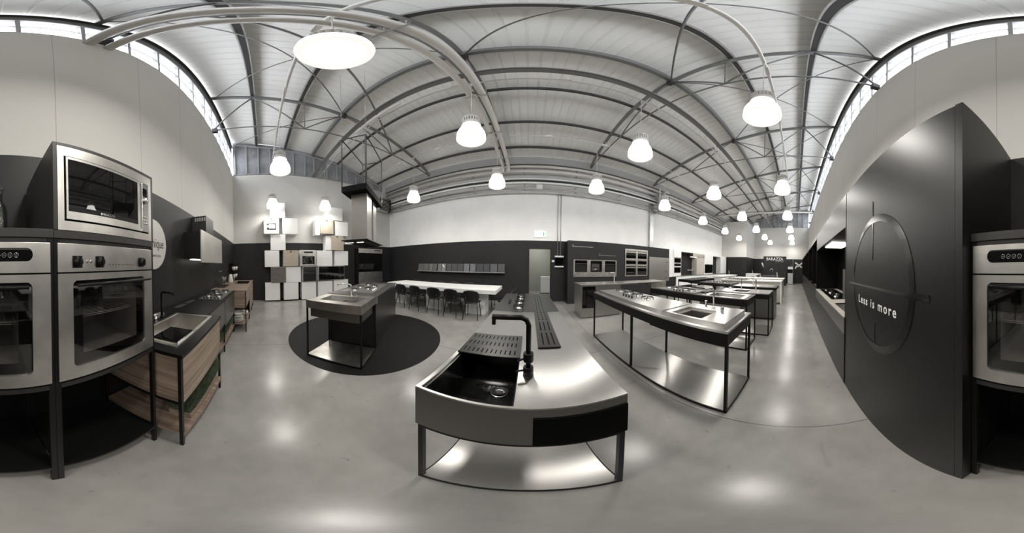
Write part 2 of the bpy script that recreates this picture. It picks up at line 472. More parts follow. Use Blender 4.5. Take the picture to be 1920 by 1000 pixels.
# clerestory above the right-hand wall
mx = [-7.3, -6.7, -6.1, -5.5, -5.1, -4.55, -3.95, -3.25, -2.63, -2.02, -1.43, -.83, -.23, .40, 1.05, 1.65, 2.29, 2.84] + [3.45 + .61 * i for i in range(24)]
m = MB()
for q in mx: m.box(q - .022, YS - .10, 5.43, q + .022, YS - .03, 6.62)
m.box(XW, YS - .12, 5.41, XE, YS - .01, 5.47).box(XW, YS - .10, 6.05, XE, YS - .05, 6.085).box(XW, YS - .12, 6.56, XE, YS - .02, 6.64)
wf = struct(m.build('window_1', 'frame_w'))
m = MB()
for a, b in zip([XW] + mx, mx + [XE]): m.box(a + .02, YS - .074, 5.46, b - .02, YS - .068, 6.60)
struct(m.build('window_pane', 'pane', wf))
m = MB().box(XW, YS - .13, 6.64, XE, YS - .03, 6.98).box(XW, YS - .13, 7.02, XE, YS - .05, 7.30)
struct(m.build('trim_1', 'steelpaint'))
struct(MB().box(XW, YS - .13, 6.98, XE, YS + .03, 7.02).build('trim_3', 'purlin'))
# openings above the end walls, glazed with opaque panes; reflections put into their grey
for (xx, nm, sgn, yy0, yy1) in ((XW, 'window_2', -1, YS, 6.6), (XE, 'window_3', 1, YS, 4.6)):
    ys_ = [-1.17, -.649, -.11, .42, .95, 1.484, 2.033, 2.466, 3.132, 3.657, 4.229, 4.776, 5.327, 5.883, 6.4]
    ys_ = [q for q in ys_ if yy0 < q < yy1]
    m = MB()
    for q in ys_: m.box(xx, q - .022, 5.44, xx + sgn * .06, q + .022, chord(q) + .02)
    m.box(xx, yy0, 5.42, xx + sgn * .08, yy1, 5.48)
    P = [q for q in [yy0, -.17, 1.1, 2.4, 3.7, 5.0, 6.2, yy1] if yy0 <= q <= yy1]
    for a, b in zip(P, P[1:]): m.bar((xx + sgn * .03, a, chord(a) + .03), (xx + sgn * .03, b, chord(b) + .03), .06, .06)
    wf = struct(m.build(nm, 'frame_w'))
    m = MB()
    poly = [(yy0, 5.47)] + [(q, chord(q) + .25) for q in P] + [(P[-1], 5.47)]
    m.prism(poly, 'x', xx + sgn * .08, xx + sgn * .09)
    struct(m.build('window_pane', 'panereflect', wf))
# gutter beam along the back wall
m = MB().box(XW, 6.80, 5.44, XE, YN, 5.70).box(XW, 6.78, 5.42, XE, 6.80, 5.76)
struct(m.build('trim_2', 'gutter'))
# purlins
for i, (y, q) in enumerate([(-.17, 'purlin'), (1.1, 'purlin'), (2.4, 'steelpaint'), (3.7, 'purlin'), (5.0, 'purlin'), (6.2, 'purlin')]):
    z = chord(y) + .06
    wv = .09 if i < 3 else .06
    m = MB()
    sl = -.2
    m.box(XW, y - wv / 2, z, XE, y + wv / 2, z + (.17 if i < 3 else .08))
    if i < 2:
        m.box(XW, y - wv / 2 - .022, z - .004, XE, y - wv / 2, z + .03, 1).box(XW, y + wv / 2, z - .004, XE, y + wv / 2 + .022, z + .03, 1)
    o = m.build('roof_purlin', [q, 'galv'])
    tag(o, 'long roof purlin running the length of the hall, ' + ['nearest the tall window wall', 'second from the tall window wall', 'third from the window wall, paler', 'fourth from the window wall', 'fifth from the window wall', 'lowest, beside the gutter'][i], 'roof beam', 'purlins under the roof sheets')
# trusses
TX_ = [-4.5, -1.0, 2.5, 5.97, 9.45, 12.9, 16.3]
def truss(x, label):
    t = thing('roof_truss', label, 'truss', (x, 0, 5.52), group='arched steel roof trusses')
    m = MB()
    ys_ = [-1.3, -.7, -.17, .45, 1.1, 1.75, 2.4, 3.05, 3.7, 4.35, 5.0, 5.6, 6.1]
    P = [(x, y, chord(y)) for y in ys_] + [(x, 6.5, 5.66), (x, 6.72, 5.5)]
    for a, b in zip(P, P[1:]): m.bar(a, b, .075, .095)
    m.build('top_chord', 'steelpaint', t)
    MB().tube([(x, YS, 5.50), (x, 6.78, 5.50)], .020, 8).build('bottom_chord', 'steelpaint', t)
    m = None
    for a, b in ((-.17, -1.26), (-.17, 1.2), (2.4, 1.2), (2.4, 4.3), (5.0, 4.3)):
        MB().tube([(x, a, chord(a)), (x, b, 5.51)], .021, 8).build('web_member', 'steelpaint', t)
    MB().tube([(x, 1.2, 5.5), (x, 1.2, chord(1.2))], .014, 6).build('web_member', 'steelpaint', t)
    MB().box(x - .05, YS, 5.42, x + .05, YS + .14, 5.56).build('end_plate', 'purlin', t)
    MB().box(x - .06, 2.33, 6.45, x + .06, 2.47, 6.60).build('node_plate', 'purlin', t)
    return t
for i, x in enumerate(TX_):
    truss(x, 'arched grey roof truss, ' + ORD[i] + ' from the end wall with the cube display')
bays = [XW + .05] + TX_ + [XE - .05]
for i, (a, b) in enumerate(zip(bays, bays[1:])):
    for q, (ya, yb) in enumerate(((-1.2, 2.4), (2.4, -1.2))):
        if i in (0, len(bays) - 2) and q == (0 if i else 1): continue
        z0_, z1_ = chord(ya) - .04, chord(yb) - .04
        o = MB().tube([(a, ya, z0_), (b, yb, z1_)], .016, 6).build('roof_brace', 'steelpaint')
        tag(o, 'diagonal roof brace, bay %s from the cube display, %s the window wall' % (ORD[i], 'leaving' if q else 'reaching'), 'roof brace', 'crossed braces under the roof')
o = MB().tube([(-4.5, 4.35, 5.52), (-1.0, -.27, 5.52)], .022, 8).build('roof_brace', 'steelpaint')
tag(o, 'level diagonal brace between truss feet above the hood, seen beside the big lamp', 'roof brace', 'crossed braces under the roof')
t = thing('overhead_pipe', 'single pale pipe crossing the far half of the hall', 'pipe', (12.68, 2.5, 5.32))
MB().tube([(12.68, YS - .06, 5.32), (12.68, 6.76, 5.32)], .055, 12).build('pipe', 'pipe', t)
# cable tray, conduits
t = thing('cable_tray', 'long grey cable tray hung under the trusses beside the middle lamps', 'cable tray', (0, 2.42, 5.45))
MB().box(XW, 2.36, 5.44, XE, 2.48, 5.455).box(XW, 2.36, 5.44, XE, 2.366, 5.50).box(XW, 2.474, 5.44, XE, 2.48, 5.50).build('tray', 'steelpaint', t)
MB().box(-4.0, 2.50, 5.36, -2.4, 2.56, 5.44).build('batten_light', 'pipe', t)
MB().box(4.1, 2.50, 5.36, 5.7, 2.56, 5.44).build('batten_light', 'pipe', t)
for y, r_, lb in ((.46, .026, 'long grey conduit above the lamp row nearest the window wall'), (2.68, .018, 'long pale conduit above the middle row of lamps'), (4.95, .013, 'thin pale conduit above the lamp row nearest the pipes')):
    t = thing('conduit', lb, 'conduit', (0, y, 5.40), group='conduits feeding the lamps')
    m = MB().tube([(XW, y, 5.44), (XE, y, 5.44)], r_, 8)
    m.build('tube', 'pipe', t)
    for x in [XW + 1.2 + 1.75 * k for k in range(14)]: MB().box(x - .1, y - .03, 5.41, x + .1, y + .03, 5.475).bar((x + .05, y, 5.47), (x + .05, y, 5.62), .012).build('clamp', 'pipe', t)
# two big pipes crossing the hall
for i, (x, r_) in enumerate(((-.85, .068), (-1.07, .060))):
    t = thing('overhead_pipe', ['thicker white overhead pipe crossing the hall, nearer the doorway', 'thinner white overhead pipe crossing the hall, nearer the cube display'][i], 'pipe', (x, 2.5, 5.25), group='pair of pipes crossing overhead')
    m = MB().tube([(x, YS - .06, 5.26), (x, 6.58, 5.26), (x, 6.67, 5.22), (x, 6.70, 5.12), (x, 6.70, 4.98)], r_, 16)
    m.build('pipe', 'pipe', t)
    for y in (0.9, 2.9, 4.4, 5.9): MB().bar((x - .1, y, 5.18), (x + .1, y, 5.18), .03, .02).bar((x + .07, y, 5.18), (x + .07, y, 5.52), .012).build('pipe_support', 'galv', t)
# services along the back wall
def xrun(name, label, y, z, r_=None, bx=None, mt='pipe', cat='pipe', br=None):
    t = thing(name, label, cat, (0, y, z), group='services along the back wall')
    m = MB()
    if r_: m.tube([(XW + .02, y, z), (15.15, y, z)], r_, 12)
    else: m.box(XW + .02, y - bx[0] / 2, z - bx[1] / 2, 15.15, y + bx[0] / 2, z + bx[1] / 2)
    m.build('run', mt, t)
    for k in range(11):
        x = XW + 1.0 + 2.15 * k
        zl = z - (r_ or bx[1] / 2)
        MB().box(x - .015, y - .03, zl - .012, x + .015, YN - .006, zl + .001).build('bracket', 'galv', t)
xrun('heating_pipe', 'thick pale pipe on the back wall just under the gutter', 6.86, 5.33, .060)
xrun('heating_pipe', 'thick pale pipe on the back wall, second below the gutter', 6.86, 5.10, .075)
xrun('air_duct', 'dull grey duct behind the pipes on the back wall', 7.05, 4.90, bx=(.18, .16), mt='grime', cat='duct')
xrun('cable_ladder', 'black cable bundle tray under the pipes on the back wall', 6.95, 4.70, bx=(.16, .03), mt='anthr', cat='cable tray')
xrun('cable_duct', 'bright white cable duct above the lowest pipe on the back wall', 6.90, 4.60, bx=(.07, .075), mt='white', cat='duct')
xrun('cable_duct', 'white upper cable duct under the thick pipes', 6.90, 4.775, bx=(.05, .05), mt='white', cat='duct')
xrun('water_pipe', 'lower grey pipe near the foot of the back wall services', 6.98, 4.40, .035, mt='galv')
xrun('wall_rail', 'lowest brown-grey rail where the back wall services end', 7.09, 4.26, bx=(.10, .075), mt='grime', cat='rail')
for x in (.30, 9.2): pass
t = thing('junction_box', 'small white junction box among the back wall pipes above the exit sign', 'junction box', (.36, 6.9, 4.45)); MB().box(.26, 6.84, 4.33, .50, 6.94, 4.52).build('box_body', 'white', t); MB().box(.27, 6.835, 4.34, .49, 6.84, 4.51).build('lid', 'whitem', t)
for i, x in enumerate((1.19, 1.32)):
    o = MB().tube([(x, 7.13, 1.75), (x, 7.13, 4.3)], .014, 8).build('wall_conduit', 'galv')
    tag(o, ['left', 'right'][i] + ' one of two thin conduits dropping to the fuse box by the doorway', 'conduit', 'conduits above the fuse box')
t = thing('fuse_box', 'small black and white fuse box on the dark wall beside the doorway', 'fuse box', (1.26, 7.1, 1.33))
MB().box(1.09, 7.08, 1.40, 1.43, 7.15, 1.70).build('cover', 'blackg', t)
MB().box(1.07, 7.07, 1.33, 1.45, 7.16, 1.38).build('trim_strip', 'white', t)
MB().box(1.07, 7.07, 1.71, 1.45, 7.16, 1.77).build('trim_strip', 'white', t)
t = thing('light_switch', 'white light switch plate between doorway and fuse box', 'switch', (1.0, 7.15, 1.55)); MB().box(.955, 7.14, 1.52, 1.06, 7.16, 1.60).build('plate', 'white', t); MB().box(.98, 7.132, 1.535, 1.035, 7.14, 1.585).build('rocker', 'whitem', t)
t = thing('exit_sign', 'green and white running-man exit sign above the doorway', 'sign', (.44, 7.1, 2.58))
MB().box(.21, 7.08, 2.47, .67, 7.14, 2.68).build('housing', 'exitw', t)
m = MB()
def seg(a, b, w_): m.bar((a[0], 7.074, a[1]), (b[0], 7.074, b[1]), w_, .006)
m.box(.57, 7.071, 2.50, .60, 7.078, 2.65).box(.63, 7.071, 2.50, .64, 7.078, 2.65).box(.57, 7.071, 2.64, .64, 7.078, 2.65)
m.lathe(.445, 7.071, [(.014, 0), (.014, .007)], 12, axis='y', cz=2.645)
seg((.44, 2.63), (.42, 2.575), .022); seg((.42, 2.575), (.45, 2.545), .013); seg((.45, 2.545), (.44, 2.505), .012); seg((.42, 2.575), (.395, 2.535), .013); seg((.395, 2.535), (.36, 2.53), .012); seg((.44, 2.62), (.475, 2.60), .011); seg((.44, 2.62), (.40, 2.605), .011)
seg((.25, 2.575), (.32, 2.575), .014); seg((.25, 2.575), (.275, 2.60), .013); seg((.25, 2.575), (.275, 2.55), .013)
m.build('pictogram', 'exitg', t)
# steel columns
for i, (x, lb) in enumerate(((6.2, 'grey steel column on the back wall behind the unit heater'),)):
    o = MB().box(x - .2, YN - .13, ZW, x + .02, YN, 5.6).box(x + .05, YN - .08, ZW, x + .1, YN, 5.6).build('steel_column', 'galv'); tag(o, lb, 'column')
def heater(x, y, z, lb, face):
    t = thing('unit_heater', lb, 'heater', (x, y, z), group='unit heaters under the roof')
    if face == 'x':   # blows towards +x
        MB().box(x - .3, y - .38, z, x + .02, y + .38, z + .72).build('casing', 'grime', t, bevel=.02)
        m = MB()
        for k in range(8): m.box(x + .02, y - .33, z + .07 + k * .08, x + .05, y + .33, z + .085 + k * .08)
        m.box(x + .02, y - .36, z + .03, x + .03, y + .36, z + .69, 1)
        m.build('louvre', ['pipe', 'blackm'], t)
        MB().box(XW + .001, y - .3, z + .3, x - .30, y - .26, z + .36).build('wall_bracket', 'black', t)
        MB().box(XW + .001, y + .26, z + .3, x - .30, y + .3, z + .36).build('wall_bracket', 'black', t)
        MB().tube([(x + .0, y + .33, z + .68), (x + .07, y + .36, z + .62), (x + .09, y + .37, z + .4), (x + .07, y + .36, z + .1), (x - .0, y + .28, z - .04)], .03).build('flexible_pipe', 'black', t)
    else:
        MB().prism([(x - .16 + .0, z + .1), (x - .16, z + .9), (x - .08, z + 1.02), (x + .08, z + 1.02), (x + .16, z + .9), (x + .16, z + .1), (x + .08, z), (x - .08, z)], 'y', y - .3, y + .3).build('casing', 'grime', t)
        m = MB()
        for k in range(7): m.box(x - .13, y - .33, z + .15 + .11 * k, x + .13, y - .30, z + .19 + .11 * k)
        m.build('louvre', 'anthr', t)
        MB().box(x - .03, y + .3, z + .02, x + .03, YN - .001, z + .06).build('wall_bracket', 'galv', t)
        MB().tube([(x - .2, y + .1, z + 1.3), (x - .26, y, z + 1.1), (x - .26, y, z + .12), (x - .1, y, z + .05)], .035).build('flexible_pipe', 'pipe', t)
    return t
heater(-7.28, 6.4, 4.20, 'louvred unit heater high in the corner behind the hood', 'x')
heater(6.42, 6.46, 4.15, 'tall oval unit heater on the back wall beside the steel column', 'y')

# ================================================================ LAMPS
def make_lamp():
    t = thing('pendant_lamp', 'x', 'lamp', (0, 0, 0), local=True, group='bell-shaped pendant lamps')
    MB().lathe(0, 0, [(.232, .0), (.246, .012), (.249, .04), (.2415, .052)], 32).build('rim', 'rimglass', t)
    MB().lathe(0, 0, [(.241, .05), (.240, .10), (.231, .155), (.208, .215), (.180, .27), (.158, .315), (.150, .345), (.06, .35)], 32).build('shade', 'glow', t)
    MB().lathe(0, 0, [(.234, .004), (.12, -.008), (.02, -.012)], 32).build('lens', 'glow', t)
    m = MB().lathe(0, 0, [(.160, .345), (.165, .37), (.152, .40), (.152, .43)], 24)
    for k in range(20):
        a = 2 * PI * k / 20
        m.bar((.138 * math.cos(a), .138 * math.sin(a), .43), (.138 * math.cos(a), .138 * math.sin(a), .53), .016, .03)
    m.lathe(0, 0, [(.125, .43), (.125, .52), (.152, .52), (.152, .545), (.03, .56)], 24)
    m.build('housing', 'pipe', t)
    m = MB().tube([(0, 0, .55), (0, 0, 1.79)], .006, 6).lathe(0, 0, [(.02, 1.73), (.02, 1.785)], 10)
    m.build('suspension_rod', 'pipe', t)
    return t
lamp0 = make_lamp()
lamp_bulb = bpy.data.lights.new('lamp_light', 'AREA'); lamp_bulb.shape = 'DISK'; lamp_bulb.size = .42; lamp_bulb.energy = LAMP_W; lamp_bulb.color = (1, .96, .90)
first = True
ROWS = [(.46, [-7.0, -4.05, -.965, 2.07, 5.12, 8.13, 11.2, 14.2, 17.2], 'nearest the windows'),
        (2.68, [-6.85, -.965, 2.0, 5.0, 8.0, 11.0, 14.0, 17.0], 'down the hall middle'),
        (4.95, [-4.0, -.965, 2.03, 5.0, 8.0, 11.0, 14.0], 'nearest the wall pipes')]
for y, xs, lb in ROWS:
    for k, x in enumerate(xs):
        label = 'glowing pendant lamp, %s from the cube display in the row %s' % (ORD[k], lb)
        if first: o = lamp0; o['label'] = label; o.location = (x, y, 3.62); first = False
        else: o = copy_tree(lamp0, (x, y, 3.62), label=label)
        L = bpy.data.objects.new('lamp_light', lamp_bulb); C.objects.link(L); L.location = (x, y, 3.60)
Lc = bpy.data.lights.new('corridor_fill', 'AREA'); Lc.size = .6; Lc.energy = 25; L = bpy.data.objects.new('corridor_fill', Lc); C.objects.link(L); L.location = (.4, 8.8, 2.85)  # unseen area light added to brighten the corridor

# ================================================================ KITCHEN PIECES
def burner(parent, x, y, z, r=.05, mt='chrome', gm='black'):
    m = MB().lathe(x, y, [(r * 1.0, z), (r * 1.0, z + .006), (r * .8, z + .010), (r * .8, z + .018), (r * .5, z + .024), (0.001, z + .025)], 20)
    b = m.build('gas_burner', mt, parent)
    m = MB()
    R = r * 1.75
    for k in range(4):
        a = PI / 4 + k * PI / 2
        m.bar((x + R * math.cos(a), y + R * math.sin(a), z + .04), (x + r * .45 * math.cos(a), y + r * .45 * math.sin(a), z + .04), .007)
        m.bar((x + R * math.cos(a), y + R * math.sin(a), z), (x + R * math.cos(a), y + R * math.sin(a), z + .043), .007)
    m.tube([(x + R * math.cos(2 * PI * k / 20), y + R * math.sin(2 * PI * k / 20), z + .036) for k in range(20)], .004, 6, closed=True)
    m.build('pan_support', gm, b)
def knob(parent, x, y, z, axis='z', r=.016, h=.03, mt='black', name='knob'):
    m = MB()
    if axis == 'z': m.lathe(x, y, [(r * 1.1, z), (r, z + .004), (r * .9, z + h), (0.001, z + h)], 16)
    else: m.lathe(x, y, [(r * 1.15, 0), (r * 1.1, -.006), (r, -h), (0.001, -h)], 20, axis='y', cz=z).box(x - r * .22, y - h - .008, z - r, x + r * .22, y - h + .002, z + r)
    return m.build(name, mt, parent)
def faucet(parent, x, y, z, h, dx, dy, r=.012, mt='chrome', arch=False, drop=.03, mid=False):
    L_ = math.hypot(dx, dy); ux, uy = dx / L_, dy / L_
    if arch:
        pts = [(x, y, z), (x, y, z + h * .65)] + [(x + ux * L_ / 2 * (1 - math.cos(a)), y + uy * L_ / 2 * (1 - math.cos(a)), z + h * .65 + h * .35 * math.sin(a)) for a in [PI * k / 10 for k in range(1, 11)]] + [(x + dx, y + dy, z + h * .5)]
    else:
        b = .035
        pts = [(x, y, z), (x, y, z + h - b), (x + ux * b * .3, y + uy * b * .3, z + h - b * .3), (x + ux * b, y + uy * b, z + h), (x + dx * .97, y + dy * .97, z + h), ]
    f = MB().tube(pts, r, 12).lathe(x, y, [(r * 2, z), (r * 2, z + .012), (r * 1.2, z + .016)], 16).build('faucet', mt, parent)
    if not arch: MB().tube([(x + dx * .93, y + dy * .93, z + h), (x + dx * .93, y + dy * .93, z + h - drop)], r * .8, 10).build('aerator', mt, f)
    if mid:
        MB().lathe(x, y, [(r * 1.9, z + .085), (r * 2.0, z + .09), (r * 2.0, z + .125), (r * 1.9, z + .13)], 18).build('mixer_ring', mt, f)
        MB().lathe(x, y, [(r * 1.9, z + .02), (r * 2.0, z + .025), (r * 2.0, z + .05), (r * 1.9, z + .055)], 18).build('mixer_ring', mt, f)
        MB().tube([(x, y, z + .038), (x - .055, y - .02, z + .038)], .005, 8).build('lever', mt, f)
        MB().tube([(x, y, z + .107), (x - .05, y - .02, z + .095)], .005, 8).build('lever', mt, f)
    return f
def legs(parent, pts, z1, s_=.03, mt='black'):
    for x, y in pts: MB().box(x - s_ / 2, y - s_ / 2, 0, x + s_ / 2, y + s_ / 2, z1).build('leg', mt, parent)
def rails(parent, x0, y0, x1, y1, z, s_=.025, mt='black', name='lower_frame'):
    MB().box(x0, y0, z, x1, y0 + s_, z + s_).box(x0, y1 - s_, z, x1, y1, z + s_).box(x0, y0 + s_, z, x0 + s_, y1 - s_, z + s_).box(x1 - s_, y0 + s_, z, x1, y1 - s_, z + s_).build(name, mt, parent)

# ---------------------------------------------------------------- front island
t = thing('kitchen_island', 'long stainless kitchen island in the foreground with black sink and black tap', 'kitchen island', (-.03, 1.9, 0))
X0, X1, Yn, Yf = -.435, .368, .547, 3.30
MB().holes(X0, Yn, X1, 2.04, [(X0 + .02, Yn + .012, -.048, 1.30)], .912, .920).build('worktop', 'steelY', t, bevel=.001)
MB().box(X0, 2.04, .912, X1, Yf, .921).build('hob_zone', 'anthr', t)
MB().box(X0, Yn, .665, X1, Yn + .010, .912).box(X0, Yf - .01, .665, X1, Yf, .912).box(X0, Yn + .01, .665, X0 + .01, Yf - .01, .912).box(X1 - .01, Yn + .01, .665, X1, Yf - .01, .912).box(X0 + .01, Yn + .01, .665, X1 - .01, Yf - .01, .672).build('apron', 'steeldk', t)
MB().box(.018, Yn - .005, .668, X1 + .001, Yn - .0005, .862).build('front_panel', 'blackm', t)
s = MB().bowl(X0 + .02, Yn + .012, -.048, 1.30, .912, .70, .006).build('sink', 'blacksink', t)
MB().lathe(-.157, .909, [(.054, .7005), (.054, .704), (.050, .707), (.044, .7065), (.041, .704), (.012, .7085), (0.001, .7095)], 32).build('drain', 'chrome', s)
for k in range(7): MB().box(-.40 + .05 * k, .95, .7005, -.385 + .05 * k, .957, .706).build('drain_rib', 'blacksink', s)
MB().box(X0 + .021, Yn + .02, .900, X0 + .032, 1.0, .909).build('sink_rail', 'chrome', s)
hs = [(-.405 + .029 * k, 0, -.398 + .029 * k, 0) for k in range(12)]
hs = [(a, yy, c, yy + .055) for (a, _, c, _) in hs for yy in (.99, 1.10, 1.21)]
p = MB().holes(X0 + .008, .958, -.047, 1.295, hs, .921, .927).build('slotted_drainer', 'anthr', t)
hs = [(xx, a, xx + .010, b) for xx in (.097, .135, .173) for a, b in [(1.14, 1.36), (1.41, 1.63)] + [(1.70 + .085 * k, 1.735 + .085 * k) for k in range(18)]]
g = MB().holes(.064, 1.10, .214, 3.27, hs, .922, .928).build('slotted_channel', 'anthr', t)
MB().box(.07, 1.11, .9205, .208, 3.26, .9215).build('channel_base', 'blackm', g)
faucet(t, .0, .785, .92, .30, -.175, -.008, .0122, 'black', mid=True, drop=.035)
for y in (2.19, 2.47, 2.75, 2.98): burner(t, -.135, y, .921, .042)
for k in range(3): knob(t, -.285, 2.47 + .07 * k, .921)
legs(t, [(X0 + .022, Yn + .016), (X1 - .016, Yn + .016), (X0 + .022, 1.95), (X1 - .016, 1.95), (X0 + .022, Yf - .02), (X1 - .016, Yf - .02)], .665, .024)
rails(t, X0 + .010, Yn + .003, X1 - .004, Yf - .003, 0, .024)
MB().box(X0 + .02, Yn + .008, .024, X1 - .014, Yf - .02, .030).build('bottom_shelf', 'steelY', t)
rails(t, X0 + .018, Yn + .003, X1 - .013, Yf - .003, .645, .02, name='upper_frame')

# ---------------------------------------------------------------- rows of benches
def bench(x0, y0, x1, y1, label, top='steelY', apron='black', az=.79, group=None, shelf=True, mids=1, holes=(), leg=.028, name='kitchen_bench'):
    t = thing(name, label, 'kitchen bench', ((x0 + x1) / 2, (y0 + y1) / 2, 0), group=group)
    MB().holes(x0, y0, x1, y1, list(holes), .900, .920).build('worktop', top, t, bevel=.0015)
    MB().box(x0 + .002, y0 + .002, az, x1 - .002, y0 + .02, .90).box(x0 + .002, y1 - .02, az, x1 - .002, y1 - .002, .90).box(x0 + .002, y0 + .02, az, x0 + .02, y1 - .02, .90).box(x1 - .02, y0 + .02, az, x1 - .002, y1 - .02, .90).build('apron', apron, t)
    ys_ = [y0 + leg / 2 + .002] + [y0 + (y1 - y0) * (k + 1) / (mids + 1) for k in range(mids)] + [y1 - leg / 2 - .002]
    legs(t, [(xx, yy) for yy in ys_ for xx in (x0 + leg / 2 + .002, x1 - leg / 2 - .002)], az, leg)
    if shelf:
        rails(t, x0 + .002, y0 + .002, x1 - .002, y1 - .002, 0, .026)
        MB().box(x0 + .012, y0 + .012, .026, x1 - .012, y1 - .012, .032).build('bottom_shelf', 'steelY', t)
    MB().box(x0 + .02, y0 + .02, az, x1 - .02, y1 - .02, az + .004).build('underside', 'black', t)
    return t
# B
t = bench(1.362, .568, 2.115, 3.40, 'black framed stainless bench with raised sink and four-burner hob, right of the foreground island', apron='black', holes=[(1.46, .93, 1.80, 1.27)])
h = MB().box(1.42, 1.42, .9205, 2.0, 3.26, .968).build('hob_plate', 'steelY', t, bevel=.002)
for (x, y) in ((1.74, 2.90), (1.745, 2.62), (1.74, 2.35), (1.70, 2.03)): burner(t, x, y, .968, .052)
for k in range(4): knob(t, 1.56, 2.25 + .085 * k, .968, h=.035)
s = MB().holes(1.42, .628, 2.035, 1.385, [(1.455, .90, 1.81, 1.30)], .9205, .968).build('sink_plate', 'steelY', t, bevel=.002)
MB().holes(1.455, .90, 1.81, 1.30, [(1.475, .93, 1.79, 1.25)], .93, .94).bowl(1.475, .93, 1.79, 1.25, .935, .77).build('sink', 'steelV', s)
faucet(t, 1.925, 1.01, .968, .24, -.19, .02, .010, drop=.06)
MB().lathe(1.94, 1.13, [(.020, .968), (.016, .98), (.013, .995), (.016, 1.02), (.020, 1.03), (.018, 1.045), (.001, 1.05)], 16).build('mixer_tap', 'chrome', t)
MB().lathe(1.80, .83, [(.020, .968), (.020, .995), (.021, 1.0), (.021, 1.02), (.0201, 1.024), (.001, 1.026)], 16).build('soap_dispenser', 'chrome', t)
# C
t = bench(2.94, .86, 3.60, 3.40, 'black framed bench with flush steel sink, second row behind the four-burner bench', top='lam', az=.80, holes=[(3.02, 1.02, 3.44, 1.72)])
MB().holes(2.98, .93, 3.54, 1.85, [(3.03, 1.03, 3.43, 1.71)], .9203, .926).bowl(3.02, 1.02, 3.44, 1.72, .915, .74).build('sink', 'steelY', t)
MB().box(2.98, 2.05, .9203, 3.54, 3.25, .932).build('hob_plate', 'steeldk', t)
for (x, y) in ((3.26, 3.02), (3.2, 2.76), (3.3, 2.5), (3.2, 2.25)): burner(t, x, y, .932, .045)
for k in range(4): knob(t, 3.06, 2.4 + .09 * k, .932, h=.03)
MB().box(3.25, 1.88, .927, 3.56, 2.04, .945).build('chopping_board', 'lam', t)
faucet(t, 3.50, 1.36, .926, .22, -.15, 0, .009, drop=.05)
# D
t = bench(3.80, .60, 4.46, 3.32, 'black framed bench with mirror-bright worktop, third row from the camera', top='steelY', az=.80, holes=[(3.9, 1.15, 4.28, 1.55)])
MB().bowl(3.9, 1.15, 4.28, 1.55, .915, .74).build('sink', 'steelV', t)
MB().box(3.84, 1.95, .9203, 4.42, 2.75, .945).build('glass_hob', 'blackg', t)
MB().box(3.84, 2.8, .9203, 4.42, 3.2, .928).build('induction_plate', 'blackg', t)
faucet(t, 4.36, 1.45, .92, .26, -.18, 0, .011)
faucet(t, 4.36, 1.05, .92, .27, 0, .12, .02, 'steel', drop=.02)
MB().lathe(4.3, 1.75, [(.04, .92), (.05, .96), (.045, .965), (.035, .925)], 16).build('steel_cup', 'mirror', t)
# E
t = thing('kitchen_island', 'dark steel island block with thick black top, behind the mirror-bright bench', 'kitchen island', (5.5, 1.9, 0))
MB().box(5.14, .66, .03, 5.80, 3.26, .835).build('body', 'steeldk', t)
MB().box(5.2, .72, 0, 5.74, 3.2, .03).build('plinth', 'black', t)
MB().box(5.06, .60, .84, 5.88, 3.32, .915).build('worktop', 'black', t, bevel=.004)
MB().box(5.12, .68, .9153, 5.82, 2.0, .921).build('steel_inset', 'steelY', t)
MB().box(5.1, 2.05, .9153, 5.84, 3.3, .955).build('raised_hob', 'lam', t)
for k in range(5): burner(t, 5.45, 2.2 + .24 * k, .955, .035)
faucet(t, 5.62, 1.45, .921, .26, -.19, 0, .012)
MB().holes(5.2, 1.0, 5.6, 1.7, [(5.22, 1.02, 5.58, 1.68)], .9212, .927).build('sink_rim', 'chrome', t)
# F and beyond
t = thing('kitchen_island', 'white waterfall island with gas hob, behind the thick black-topped island', 'kitchen island', (7.9, 2.1, 0))
MB().box(7.5, .64, 0, 8.40, .70, .92).build('side_panel', 'white', t)
MB().box(7.5, 3.54, 0, 8.40, 3.6, .92).build('side_panel', 'white', t)
MB().box(7.55, .70, .05, 8.35, 3.54, .88).build('body', 'cream', t)
MB().box(7.5, .70, .88, 8.40, 3.54, .921).build('worktop', 'white', t)
MB().box(7.6, 2.3, .9213, 8.3, 3.4, .935).build('hob_plate', 'steeldk', t)
for k in range(5): burner(t, 7.95, 2.42 + .21 * k, .935, .035)
for k in range(5): knob(t, 7.68, 2.45 + .1 * k, .935, h=.03)
faucet(t, 8.2, 1.75, .921, .28, -.15, .0, .012)
MB().holes(7.7, 1.1, 8.15, 1.9, [(7.72, 1.12, 8.13, 1.88)], .9213, .926).build('sink_rim', 'chrome', t)
t = thing('kitchen_island', 'pale cream island just behind the white waterfall island', 'kitchen island', (9.5, 2.0, 0))
MB().box(9.1, .72, 0, 9.95, 3.5, .90).build('body', 'cream', t)
MB().box(9.06, .66, .90, 10.0, 3.56, .94).build('worktop', 'white', t)
faucet(t, 9.8, 1.1, .94, .28, -.2, 0, .012, arch=True)
t = thing('kitchen_island', 'low dark island with arched taps in front of the lettered sign panel', 'kitchen island', (12.6, 2.1, 0))
MB().box(12.3, 1.35, 0, 13.0, 2.9, .90).build('body', 'steeldk', t)
MB().box(12.25, 1.3, .90, 13.05, 2.95, .94).build('worktop', 'lam', t)
faucet(t, 12.8, 1.75, .94, .46, -.0, .26, .016, arch=True)
faucet(t, 12.9, 1.45, .94, .52, .0, .24, .016, 'anthr', arch=True)
